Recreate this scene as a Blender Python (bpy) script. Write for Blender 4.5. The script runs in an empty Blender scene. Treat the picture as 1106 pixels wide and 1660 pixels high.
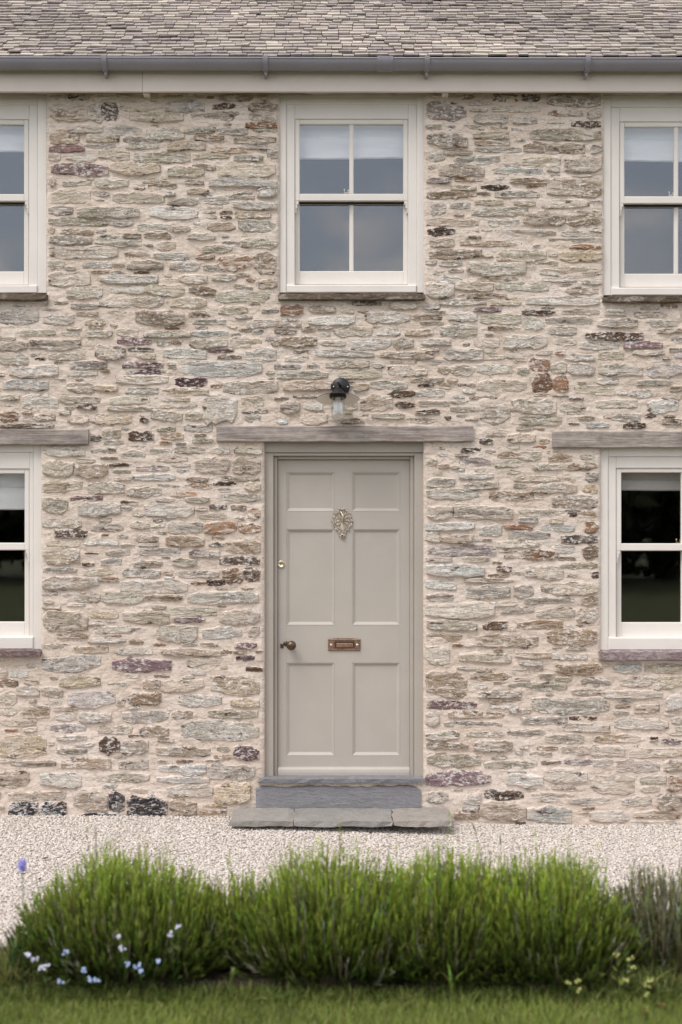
import bpy, math, random
import numpy as np
from mathutils import Vector
R = math.radians
random.seed(7); rng = np.random.default_rng(7)
scene = bpy.context.scene
COL = scene.collection

# ------------------------------------------------------------------ camera, world, sun, exposure
CAM_D, CAM_H, FPX = 9.0, 1.97, 2304.0       # metres to the wall face, eye height, focal length in photo pixels
cam = bpy.data.cameras.new('camera'); cam_o = bpy.data.objects.new('camera', cam); COL.objects.link(cam_o)
cam_o.location = (0, -CAM_D, CAM_H); cam_o.rotation_euler = (R(90), 0, 0)
cam.sensor_fit = 'VERTICAL'; cam.sensor_height = 36.0; cam.lens = FPX / 1660 * 36
cam.clip_start = 0.1; cam.clip_end = 1500
cam.dof.use_dof = True; cam.dof.focus_distance = CAM_D; cam.dof.aperture_fstop = 1.45
scene.camera = cam_o
scene.view_settings.view_transform = 'Standard'; scene.view_settings.look = 'None'
scene.view_settings.gamma = 1; scene.view_settings.use_curve_mapping = False
scene.view_settings.exposure = 0.53
scene.render.engine = 'CYCLES'
scene.cycles.use_denoising = True
scene.cycles.max_bounces = 8; scene.cycles.transparent_max_bounces = 16
scene.cycles.sample_clamp_indirect = 4

SUN_DIR = Vector((-0.46, -0.56, 1.05)).normalized()      # towards the sun: high, behind the camera's left shoulder
sun = bpy.data.lights.new('sun', 'SUN'); sun_o = bpy.data.objects.new('sun', sun); COL.objects.link(sun_o)
sun.energy = 1.5; sun.angle = R(28); sun.color = (1.0, 0.955, 0.91)
sun_o.rotation_euler = SUN_DIR.to_track_quat('Z', 'Y').to_euler()
sun_o.location = (-6, -10, 14)

world = bpy.data.worlds.new('World'); scene.world = world; world.use_nodes = True

def node(nt, typ, ins=None, **attrs):
    n = nt.nodes.new('ShaderNode' + typ)
    for k, v in attrs.items(): setattr(n, k, v)
    for k, v in (ins or {}).items():
        s = n.inputs[k]
        if isinstance(v, bpy.types.NodeSocket): nt.links.new(v, s)
        else:
            if isinstance(v, (tuple, list)) and s.type == 'RGBA' and len(v) == 3: v = (*v, 1)
            s.default_value = v
    return n
def mixc(nt, f, a, b, blend='MIX'):
    return node(nt, 'Mix', {0: f, 6: a, 7: b}, data_type='RGBA', blend_type=blend).outputs[2]
def math_(nt, op, a, b=0.0, clamp=False):
    return node(nt, 'Math', {0: a, 1: b}, operation=op, use_clamp=clamp).outputs[0]
def ramp(nt, f, lo, hi, a=0.0, b=1.0):
    return node(nt, 'MapRange', {0: f, 1: lo, 2: hi, 3: a, 4: b}, interpolation_type='SMOOTHSTEP').outputs[0]
def noise(nt, vec, scale, detail=3, rough=0.55, out=0):
    return node(nt, 'TexNoise', {'Vector': vec, 'Scale': scale, 'Detail': detail, 'Roughness': rough}).outputs[out]
def mapping(nt, vec, scale, loc=(0, 0, 0)):
    return node(nt, 'Mapping', {'Vector': vec, 'Scale': scale, 'Location': loc}).outputs[0]

nt = world.node_tree; nt.nodes.clear()
sky = node(nt, 'TexSky', sky_type='NISHITA', sun_disc=False, sun_elevation=math.asin(SUN_DIR.z),
           sun_rotation=math.atan2(SUN_DIR.x, SUN_DIR.y) % (2 * math.pi), air_density=1.0, dust_density=2.0, ozone_density=1.0)
tc = node(nt, 'TexCoord')
cv = mapping(nt, tc.outputs['Generated'], (1.0, 1.0, 2.2), (2.49, 0.3, 2.66))
cl = noise(nt, cv, 2.6, 6, 0.55)
cf = ramp(nt, cl, 0.44, 0.60)
cloud = mixc(nt, noise(nt, cv, 5.0, 4), (13.0, 11.9, 10.9), (16.0, 14.8, 13.7))
hazy = mixc(nt, 0.55, sky.outputs[0], (9.4, 10.0, 11.4))
bg = node(nt, 'Background', {'Color': mixc(nt, cf, hazy, cloud), 'Strength': 0.085})
nt.links.new(bg.outputs[0], node(nt, 'OutputWorld').inputs[0])

# ------------------------------------------------------------------ helpers
def lin(r, g, b):
    f = lambda c: (c / 255 / 12.92) if c / 255 <= 0.04045 else ((c / 255 + 0.055) / 1.055) ** 2.4
    return (f(r), f(g), f(b))
def PX(px, y=0.0): return (px - 553) * (CAM_D + y) / FPX            # photo pixel -> metres, on the plane at depth y
def PZ(py, y=0.0): return CAM_H + (830 - py) * (CAM_D + y) / FPX
def obj(name, me, parent=None, mats=None, smooth=False):
    o = bpy.data.objects.new(name, me); COL.objects.link(o)
    if parent: o.parent = parent
    for m in (mats if isinstance(mats, (list, tuple)) else [mats] if mats else []): me.materials.append(m)
    if smooth: me.polygons.foreach_set('use_smooth', [True] * len(me.polygons))
    return o
def empty(name, loc=(0, 0, 0), parent=None):
    o = bpy.data.objects.new(name, None); COL.objects.link(o); o.location = loc; o.empty_display_size = 0.2
    if parent: o.parent = parent
    return o
def tag(o, label=None, cat=None, group=None, kind=None):
    if label: o['label'] = label
    if cat: o['category'] = cat
    if group: o['group'] = group
    if kind: o['kind'] = kind
    return o

class MB:
    def __init__(s): s.v = []; s.f = []; s.m = []; s.sm = []
    def add(s, vs, fs, mi=0, smooth=False):
        b = len(s.v); s.v += [tuple(p) for p in vs]
        s.f += [tuple(i + b for i in f) for f in fs]; s.m += [mi] * len(fs); s.sm += [smooth] * len(fs)
    def box(s, x0, x1, y0, y1, z0, z1, c=0.0, mi=0):
        """box with its front (-y) edges chamfered by c"""
        if c <= 0:
            v = [(x, y, z) for y in (y1, y0) for x, z in ((x0, z0), (x1, z0), (x1, z1), (x0, z1))]
            f = [(3, 2, 1, 0)][::-1] + [(4, 5, 6, 7)] + [(i, (i + 1) % 4, 4 + (i + 1) % 4, 4 + i) for i in range(4)]
            s.add(v, f, mi); return
        r = lambda i, y: [(x0 + i, y, z0 + i), (x1 - i, y, z0 + i), (x1 - i, y, z1 - i), (x0 + i, y, z1 - i)]
        v = r(0, y1) + r(0, y0 + c) + r(c, y0)
        f = [(3, 2, 1, 0), (8, 9, 10, 11)]
        for k in (0, 4): f += [(k + i, k + (i + 1) % 4, k + 4 + (i + 1) % 4, k + 4 + i) for i in range(4)]
        s.add(v, f, mi)
    def pbox(s, px0, px1, py0, py1, yf, yb, c=0.003, mi=0):
        """box given in photo pixels on the plane of its front face"""
        s.box(PX(px0, yf), PX(px1, yf), yf, yb, PZ(py1, yf), PZ(py0, yf), c, mi)
    def rings(s, x0, x1, z0, z1, prof, cap=True, mi=0, smooth=False):
        v = []
        for i, y in prof: v += [(x0 + i, y, z0 + i), (x1 - i, y, z0 + i), (x1 - i, y, z1 - i), (x0 + i, y, z1 - i)]
        f = []
        for k in range(len(prof) - 1): f += [(4 * k + i, 4 * k + (i + 1) % 4, 4 * k + 4 + (i + 1) % 4, 4 * k + 4 + i) for i in range(4)]
        n = 4 * (len(prof) - 1)
        if cap: f.append((n, n + 1, n + 2, n + 3))
        s.add(v, f, mi, smooth)
    def lathe(s, prof, c, axis='z', n=24, mi=0, smooth=True):
        """prof = [(radius, height)] round c along axis z or -y"""
        v = []
        for r, h in prof:
            for k in range(n):
                a = 2 * math.pi * k / n; p, q = r * math.cos(a), r * math.sin(a)
                v.append((c[0] + p, c[1] + q, c[2] + h) if axis == 'z' else (c[0] + p, c[1] - h, c[2] + q))
        f = [(j * n + k, j * n + (k + 1) % n, (j + 1) * n + (k + 1) % n, (j + 1) * n + k) for j in range(len(prof) - 1) for k in range(n)]
        s.add(v, f, mi, smooth)
    def tube(s, pts, rad, n=8, mi=0):
        pts = [Vector(p) for p in pts]; v = []
        rad = rad if isinstance(rad, (list, tuple)) else [rad] * len(pts)
        for i, p in enumerate(pts):
            t = (pts[min(i + 1, len(pts) - 1)] - pts[max(i - 1, 0)]).normalized()
            u = t.cross(Vector((0.13, 0.2, 1)) if abs(t.z) < 0.9 else Vector((0, 1, 0.1))).normalized(); w = t.cross(u)
            for k in range(n):
                a = 2 * math.pi * k / n; v.append(p + (u * math.cos(a) + w * math.sin(a)) * rad[i])
        f = [(j * n + k, j * n + (k + 1) % n, (j + 1) * n + (k + 1) % n, (j + 1) * n + k) for j in range(len(pts) - 1) for k in range(n)]
        f += [tuple(range(n))[::-1], tuple(range((len(pts) - 1) * n, len(pts) * n))]
        s.add(v, f, mi, True)
    def mesh(s, name):
        me = bpy.data.meshes.new(name); me.from_pydata(s.v, [], s.f); me.update()
        me.polygons.foreach_set('material_index', s.m); me.polygons.foreach_set('use_smooth', s.sm)
        return me
    def build(s, name, mats, parent=None): return obj(name, s.mesh(name), parent, mats)

def np_mesh(name, V, F, smooth=False):
    """V (n,3), F (m,k) arrays of equal-sized faces"""
    me = bpy.data.meshes.new(name); V = np.ascontiguousarray(V, np.float32); F = np.ascontiguousarray(F, np.int32)
    m, k = F.shape
    me.vertices.add(len(V)); me.vertices.foreach_set('co', V.ravel())
    me.loops.add(m * k); me.loops.foreach_set('vertex_index', F.ravel())
    me.polygons.add(m); me.polygons.foreach_set('loop_start', np.arange(0, m * k, k, dtype=np.int32))
    me.polygons.foreach_set('loop_total', np.full(m, k, np.int32))
    if smooth: me.polygons.foreach_set('use_smooth', np.ones(m, bool))
    me.update(calc_edges=True); return me
def attr(me, name, typ, data):
    a = me.attributes.new(name, typ, 'POINT')
    a.data.foreach_set('color' if typ == 'FLOAT_COLOR' else 'value', np.ascontiguousarray(data, np.float32).ravel())

def vnoise(X, Y, scale, seed, octaves=3, gain=0.5):
    """smooth value noise, -1..1"""
    r = np.random.default_rng(seed); out = np.zeros_like(X, dtype=float); amp = 1.0; tot = 0
    for o in range(octaves):
        t = r.random((64, 64)) * 2 - 1
        x = X * scale * 2 ** o + o * 17.3; y = Y * scale * 2 ** o + o * 9.1
        xi = np.floor(x).astype(int); yi = np.floor(y).astype(int); fx = x - xi; fy = y - yi
        fx = fx * fx * (3 - 2 * fx); fy = fy * fy * (3 - 2 * fy)
        g = lambda a, b: t[a % 64, b % 64]
        out += amp * ((g(xi, yi) * (1 - fx) + g(xi + 1, yi) * fx) * (1 - fy) + (g(xi, yi + 1) * (1 - fx) + g(xi + 1, yi + 1) * fx) * fy)
        tot += amp; amp *= gain
    return out / tot

# ------------------------------------------------------------------ materials
def mat(name):
    m = bpy.data.materials.new(name); m.use_nodes = True; nt = m.node_tree
    b = nt.nodes['Principled BSDF']; tc = nt.nodes.new('ShaderNodeTexCoord')
    return m, nt, b, tc.outputs['Object']
def setp(nt, b, **k):
    for n, v in k.items():
        s = b.inputs[n.replace('_', ' ')]
        if isinstance(v, bpy.types.NodeSocket): nt.links.new(v, s)
        else: s.default_value = (*v, 1) if isinstance(v, tuple) and len(v) == 3 else v
def bump(nt, b, h, strength=0.5, dist=0.01):
    n = node(nt, 'Bump', {'Strength': strength, 'Distance': dist, 'Height': h}); nt.links.new(n.outputs[0], b.inputs['Normal'])
M = {}
MORTAR = lin(220, 205, 192)

def paint(name, rgb, rough=0.5, var=0.05, grain=0.0):
    m, nt, b, v = mat(name); c = lin(*rgb)
    n = noise(nt, v, 3.0, 5, 0.65)
    col = mixc(nt, ramp(nt, n, 0.35, 0.7), tuple(x * (1 - var) for x in c), tuple(min(1, x * (1 + var)) for x in c))
    d = noise(nt, mapping(nt, v, (60, 60, 9)), 1.0, 4, 0.7)
    col = mixc(nt, ramp(nt, d, 0.66, 0.8, 0, 0.35), col, tuple(x * 0.72 for x in c))
    setp(nt, b, Base_Color=col, Roughness=rough)
    bump(nt, b, noise(nt, v, 140, 3), 0.12 + grain, 0.002)
    M[name] = m
paint('window_paint', (228, 222, 215), 0.45, 0.03)
paint('fascia_paint', (226, 215, 205), 0.5, 0.04)
paint('door_paint', (182, 175, 166), 0.42, 0.035)
paint('frame_paint', (178, 170, 160), 0.42, 0.035)
paint('gutter_plastic', (142, 139, 146), 0.38, 0.06)
paint('lamp_metal', (22, 23, 26), 0.45, 0.1)
paint('shade_enamel', (236, 228, 220), 0.4, 0.03)

def metal(name, rgb, rough, rgb2=None):
    m, nt, b, v = mat(name); n = noise(nt, v, 60, 4, 0.6)
    setp(nt, b, Base_Color=mixc(nt, ramp(nt, n, 0.4, 0.65), lin(*rgb), lin(*(rgb2 or rgb))), Metallic=0.85, Roughness=rough)
    bump(nt, b, n, 0.15, 0.002); M[name] = m
metal('brass', (230, 222, 196), 0.3, (206, 190, 150))
metal('aged_bronze', (120, 100, 85), 0.42, (84, 70, 60))
metal('aged_copper', (172, 140, 118), 0.5, (136, 106, 88))
metal('steel', (215, 210, 205), 0.3)
m, nt, b, v = mat('antique_plate'); n = noise(nt, v, 110, 4, 0.7)
setp(nt, b, Base_Color=mixc(nt, ramp(nt, n, 0.38, 0.6), lin(168, 152, 134), lin(226, 216, 202)), Metallic=0.1, Roughness=0.5)
bump(nt, b, n, 0.9, 0.006); M['antique_plate'] = m
m, nt, b, v = mat('shadow_gap'); setp(nt, b, Base_Color=lin(38, 34, 32), Roughness=0.7); M['shadow_gap'] = m  # dark colour standing in for shade in the gap between the sashes
m, nt, b, v = mat('dark_slot'); setp(nt, b, Base_Color=lin(74, 58, 50), Roughness=0.6); M['dark_slot'] = m

# stones: colour per stone in the attribute "col", distance from the outline in "edge"
def stone_mat(name, edge=True, flecks=0.7, streak=1.0):
    m, nt, b, v = mat(name)
    col = node(nt, 'Attribute', attribute_name='col').outputs['Color']
    wob = noise(nt, v, 7.0, 2, 0.5, 1)
    vw = node(nt, 'VectorMath', {0: v, 1: node(nt, 'VectorMath', {0: wob, 1: (0.05, 0.05, 0.05)}, operation='MULTIPLY').outputs[0]}, operation='ADD').outputs[0]
    st = noise(nt, mapping(nt, vw, (10, 10, 58)), 1.0, 6, 0.68)
    big = noise(nt, mapping(nt, vw, (7, 7, 14)), 1.0, 5, 0.65)
    fine = noise(nt, mapping(nt, v, (85, 85, 130)), 1.0, 4, 0.75)
    k = streak
    mul = math_(nt, 'MULTIPLY', ramp(nt, st, 0.28, 0.72, 1 - 0.34 * k, 1 + 0.30 * k), ramp(nt, fine, 0.3, 0.7, 1 - 0.24 * k, 1 + 0.22 * k))
    col = node(nt, 'VectorMath', {0: col, 1: node(nt, 'CombineXYZ', {0: mul, 1: mul, 2: mul}).outputs[0]}, operation='MULTIPLY').outputs[0]
    col = mixc(nt, ramp(nt, big, 0.56, 0.74, 0, 0.42 * k), col, lin(150, 122, 94))
    col = mixc(nt, ramp(nt, big, 0.46, 0.32, 0, 0.45 * k), col, lin(200, 193, 181))
    crack = noise(nt, mapping(nt, vw, (15, 15, 84), (4, 2, 8)), 1.0, 5, 0.68)
    col = mixc(nt, ramp(nt, crack, 0.60, 0.69, 0, 0.8 * k), col, lin(78, 62, 52))
    seam = math_(nt, 'ABSOLUTE', math_(nt, 'SUBTRACT', noise(nt, mapping(nt, vw, (8, 8, 30), (1, 5, 3)), 1.0, 4, 0.6), 0.5))
    col = mixc(nt, ramp(nt, seam, 0.016, 0.003, 0, 0.55 * k), col, lin(72, 57, 48))
    if edge:
        e = node(nt, 'Attribute', attribute_name='edge').outputs['Fac']
        sn = noise(nt, mapping(nt, v, (9, 9, 20), (2, 7, 5)), 1.0, 4, 0.65)
        col = mixc(nt, ramp(nt, math_(nt, 'ADD', sn, math_(nt, 'MULTIPLY', e, 0.10)), 0.605, 0.685, 0, 0.88), col, lin(72, 55, 44))
    fl = math_(nt, 'ADD', noise(nt, mapping(nt, vw, (34, 34, 70), (9, 3, 1)), 1.0, 5, 0.72), math_(nt, 'MULTIPLY', noise(nt, v, 5.0, 3, 0.5), 0.32))
    col = mixc(nt, ramp(nt, fl, 0.69, 0.76, 0, flecks), col, lin(240, 236, 231))
    fl2 = noise(nt, mapping(nt, v, (70, 70, 120), (5, 5, 2)), 1.0, 3, 0.7)
    col = mixc(nt, ramp(nt, math_(nt, 'ADD', fl2, math_(nt, 'MULTIPLY', noise(nt, v, 9.0, 2, 0.5), 0.3)), 0.79, 0.85, 0, flecks), col, lin(244, 241, 237))
    if edge:
        e = node(nt, 'Attribute', attribute_name='edge').outputs['Fac']
        en = noise(nt, mapping(nt, v, (13, 13, 34)), 1.0, 5, 0.7)
        ef = ramp(nt, math_(nt, 'ADD', e, math_(nt, 'MULTIPLY', math_(nt, 'SUBTRACT', en, 0.5), 3.6)), 0.58, 0.98, 0, 0.93)
        veil = noise(nt, mapping(nt, vw, (5.5, 5.5, 38), (7, 1, 4)), 1.0, 6, 0.68)
        vb = noise(nt, v, 0.9, 3, 0.5)
        col = mixc(nt, ramp(nt, math_(nt, 'ADD', veil, math_(nt, 'MULTIPLY', vb, 0.35)), 0.67, 0.79, 0, math_(nt, 'MULTIPLY', node(nt, 'Attribute', attribute_name='col').outputs['Alpha'], 0.72)), col, lin(221, 208, 195))
        col = mixc(nt, ef, col, MORTAR)
    setp(nt, b, Base_Color=col, Roughness=0.88); b.inputs['Specular IOR Level'].default_value = 0.25
    h = math_(nt, 'ADD', st, math_(nt, 'ADD', math_(nt, 'MULTIPLY', fine, 0.45), math_(nt, 'MULTIPLY', crack, -0.7)))
    bump(nt, b, h, 0.75 * k ** .5, 0.018)
    M[name] = m
stone_mat('rubble_stone'); stone_mat('slate_step', False, 0.06, 0.3); stone_mat('sill_slate', False, 0.2, 0.8)

m, nt, b, v = mat('lime_mortar')
n1 = noise(nt, v, 1.6, 5, 0.6); n2 = noise(nt, v, 26, 5, 0.7); n3 = noise(nt, mapping(nt, v, (9, 9, 30)), 1, 4, 0.6)
c = mixc(nt, ramp(nt, n1, 0.35, 0.68), lin(216, 200, 185), lin(227, 214, 203))
c = mixc(nt, ramp(nt, n2, 0.54, 0.75, 0, 0.5), c, lin(196, 176, 158))
c = mixc(nt, ramp(nt, n3, 0.62, 0.74, 0, 0.4), c, lin(166, 147, 130))
seam = math_(nt, 'ABSOLUTE', math_(nt, 'SUBTRACT', noise(nt, mapping(nt, v, (5, 5, 24)), 1.0, 4, 0.62), 0.5))
c = mixc(nt, ramp(nt, seam, 0.014, 0.003, 0, 0.5), c, lin(120, 101, 86))
c = mixc(nt, ramp(nt, n2, 0.40, 0.28, 0, 0.6), c, lin(238, 231, 224))
setp(nt, b, Base_Color=c, Roughness=0.92); b.inputs['Specular IOR Level'].default_value = 0.2
bump(nt, b, math_(nt, 'ADD', n2, math_(nt, 'MULTIPLY', n3, 0.6)), 0.75, 0.014); M['lime_mortar'] = m

m, nt, b, v = mat('oak')
g = noise(nt, mapping(nt, v, (2.2, 14, 60)), 1, 6, 0.65); kn = noise(nt, mapping(nt, v, (3.0, 6, 9)), 1.0, 3, 0.5)
g = math_(nt, 'ADD', math_(nt, 'MULTIPLY', g, .5), math_(nt, 'MULTIPLY', noise(nt, mapping(nt, v, (9, 14, 24)), 1, 6, .7), .5))
c = mixc(nt, ramp(nt, g, 0.36, 0.64), lin(124, 113, 108), lin(178, 168, 160))
c = mixc(nt, ramp(nt, kn, 0.64, 0.72, 0, 0.6), c, lin(98, 84, 76))
gl = noise(nt, mapping(nt, v, (5, 30, 150)), 1, 3, 0.6); c = mixc(nt, ramp(nt, gl, 0.62, 0.70, 0, 0.6), c, lin(78, 68, 64))
setp(nt, b, Base_Color=c, Roughness=0.85); bump(nt, b, math_(nt, 'ADD', g, gl), 0.5, 0.008); M['oak'] = m

m, nt, b, v = mat('roof_slate')
col = node(nt, 'Attribute', attribute_name='col').outputs['Color']
n = noise(nt, v, 24, 5, 0.65); l = noise(nt, v, 5, 4, 0.6)
col = mixc(nt, ramp(nt, n, 0.45, 0.72, 0, 0.35), col, lin(202, 194, 184))
col = mixc(nt, ramp(nt, l, 0.58, 0.74, 0, 0.35), col, lin(154, 144, 139))
col = mixc(nt, ramp(nt, n, 0.42, 0.30, 0, 0.5), col, lin(104, 94, 90))
setp(nt, b, Base_Color=col, Roughness=0.8); bump(nt, b, n, 0.4, 0.006); M['roof_slate'] = m
m, nt, b, v = mat('roof_batten'); setp(nt, b, Base_Color=lin(52, 47, 44), Roughness=0.9); M['roof_batten'] = m

m = bpy.data.materials.new('window_glass'); m.use_nodes = True; nt = m.node_tree; nt.nodes.clear()
tcg = node(nt, 'TexCoord').outputs['Object']
bn = node(nt, 'Bump', {'Strength': 0.06, 'Distance': 0.01, 'Height': noise(nt, mapping(nt, tcg, (4, 4, 2.5)), 1.0, 2, 0.4)})
bf = node(nt, 'NewGeometry').outputs['Backfacing']      # straight-through pane: the same reflectance from both sides
fr = node(nt, 'Fresnel', {'IOR': node(nt, 'MapRange', {0: bf, 1: 0.0, 2: 1.0, 3: 2.0, 4: 1 / 2.0}).outputs[0], 'Normal': bn.outputs[0]})
gl = node(nt, 'BsdfGlossy', {'Roughness': 0.0, 'Color': (1, 1, 1), 'Normal': bn.outputs[0]}); tr = node(nt, 'BsdfTransparent', {'Color': (0.985, 0.99, 0.987)})
mx = node(nt, 'MixShader', {0: fr.outputs[0], 1: tr.outputs[0], 2: gl.outputs[0]})
nt.links.new(mx.outputs[0], node(nt, 'OutputMaterial').inputs[0]); M['window_glass'] = m

def cloth(name, rgb):
    m, nt, b, v = mat(name); n = noise(nt, mapping(nt, v, (3, 3, 16)), 1, 3)
    setp(nt, b, Base_Color=mixc(nt, ramp(nt, n, 0.35, 0.7), lin(*[x * 0.95 for x in rgb]), lin(*rgb)), Roughness=0.9)
    bump(nt, b, n, 0.2, 0.004); M[name] = m
cloth('blind_white', (246, 246, 248)); cloth('blind_grey', (206, 200, 196))
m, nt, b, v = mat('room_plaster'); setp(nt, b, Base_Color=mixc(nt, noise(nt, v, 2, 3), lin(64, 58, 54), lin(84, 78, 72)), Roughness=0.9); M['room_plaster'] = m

def leafm(name, rough=0.55, trans=0.25):
    m, nt, b, v = mat(name)
    col = node(nt, 'Attribute', attribute_name='col').outputs['Color']
    setp(nt, b, Base_Color=col, Roughness=rough); b.inputs['Specular IOR Level'].default_value = 0.3
    out = nt.nodes['Material Output']; t = node(nt, 'BsdfTranslucent', {'Color': col})
    mx = node(nt, 'MixShader', {0: trans, 1: b.outputs[0], 2: t.outputs[0]}); nt.links.new(mx.outputs[0], out.inputs[0]); M[name] = m
leafm('leaf'); leafm('petal', 0.6, 0.3)
m, nt, b, v = mat('bark'); n = noise(nt, v, 70, 4); setp(nt, b, Base_Color=mixc(nt, n, lin(70, 56, 44), lin(120, 104, 86)), Roughness=0.9); bump(nt, b, n, 0.6, 0.005); M['bark'] = m

m, nt, b, v = mat('gravel_chip'); col = node(nt, 'Attribute', attribute_name='col').outputs['Color']
setp(nt, b, Base_Color=mixc(nt, ramp(nt, noise(nt, v, 160, 3), 0.4, 0.7, 0, 0.3), col, lin(190, 172, 156)), Roughness=0.8); M['gravel_chip'] = m
m, nt, b, v = mat('gravel_bed'); n = noise(nt, v, 110, 4, 0.7)
setp(nt, b, Base_Color=mixc(nt, ramp(nt, n, 0.35, 0.65), lin(176, 164, 153), lin(214, 205, 197)), Roughness=0.9); bump(nt, b, n, 0.8, 0.012); M['gravel_bed'] = m
m, nt, b, v = mat('lawn_soil'); n = noise(nt, v, 9, 6, 0.7)
setp(nt, b, Base_Color=mixc(nt, ramp(nt, n, 0.35, 0.65), lin(50, 56, 28), lin(80, 86, 44)), Roughness=0.95); bump(nt, b, noise(nt, v, 90, 3), 0.8, 0.02); M['lawn_soil'] = m
m, nt, b, v = mat('soil'); n = noise(nt, v, 40, 5, 0.7)
setp(nt, b, Base_Color=mixc(nt, ramp(nt, n, 0.35, 0.65), lin(44, 36, 28), lin(84, 70, 54)), Roughness=0.95); bump(nt, b, n, 1.0, 0.02); M['soil'] = m

# ------------------------------------------------------------------ ground
def gz(x, y):
    """gravel level: banked a little against the left half of the wall"""
    w = np.clip(1 + np.asarray(y) / 1.6, 0, 1)
    return w * (0.045 - 0.06 / (1 + np.exp(-(np.asarray(x) - 0.2) * 3.5))) + 0.006 * vnoise(np.asarray(x, float), np.asarray(y, float), 1.3, 3, 2)
me = bpy.data.meshes.new('ground')
me.from_pydata([(-300, -400, -0.02), (300, -400, -0.02), (300, 300, -0.02), (-300, 300, -0.02)], [], [(0, 1, 2, 3)])
tag(obj('ground', me, None, M['lawn_soil']), kind='structure')
def sheet(name, x0, x1, y0, y1, nx, ny, zf, m):
    X, Y = np.meshgrid(np.linspace(x0, x1, nx), np.linspace(y0, y1, ny)); Z = zf(X, Y)
    i = np.arange(nx * ny).reshape(ny, nx); F = np.stack([i[:-1, :-1], i[:-1, 1:], i[1:, 1:], i[1:, :-1]], -1).reshape(-1, 4)
    return obj(name, np_mesh(name, np.stack([X, Y, Z], -1).reshape(-1, 3), F, True), None, m)
tag(sheet('gravel_path', -4.2, 4.2, -2.75, 0.05, 130, 50, lambda x, y: gz(x, y), M['gravel_bed']), kind='structure')
tag(sheet('flower_bed', -4.2, 4.2, -3.16, -2.6, 130, 14, lambda x, y: 0.012 + 0.02 * np.sin(np.clip((y + 3.16) / 0.56, 0, 1) * np.pi) + 0.008 * vnoise(x, y, 9, 5, 2), M['soil']), kind='structure')

# ------------------------------------------------------------------ the house
house = tag(empty('stone_house', (0, 0, 0)), 'cottage of pale lime-pointed rubble stone with taupe front door, cream sash windows and slate roof', 'house')

WX0, WX1, WY0, WY1 = -330, 1436, 128, 1395      # the wall in photo pixels on its face
# openings in the wall face (pixels): left, right, top, bottom
OPEN = [(453, 688, 100, 480), (-163, 75, 100, 480), (979, 1214, 100, 484), (-203, 66, 716, 1058), (974, 1243, 722, 1060), (428.5, 687, 712, 1262)]
SOLID = OPEN + [(449, 693, 474, 488), (-170, 84, 474, 487), (972, 1222, 479, 491), (-212, 68, 1050, 1069), (972, 1252, 1052, 1074),
                (349, 769, 688, 718), (-276, 145, 694, 723), (894, 1326, 697, 727), (413, 690, 1256, 1322), (371, 737, 1309, 1395)]

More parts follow.
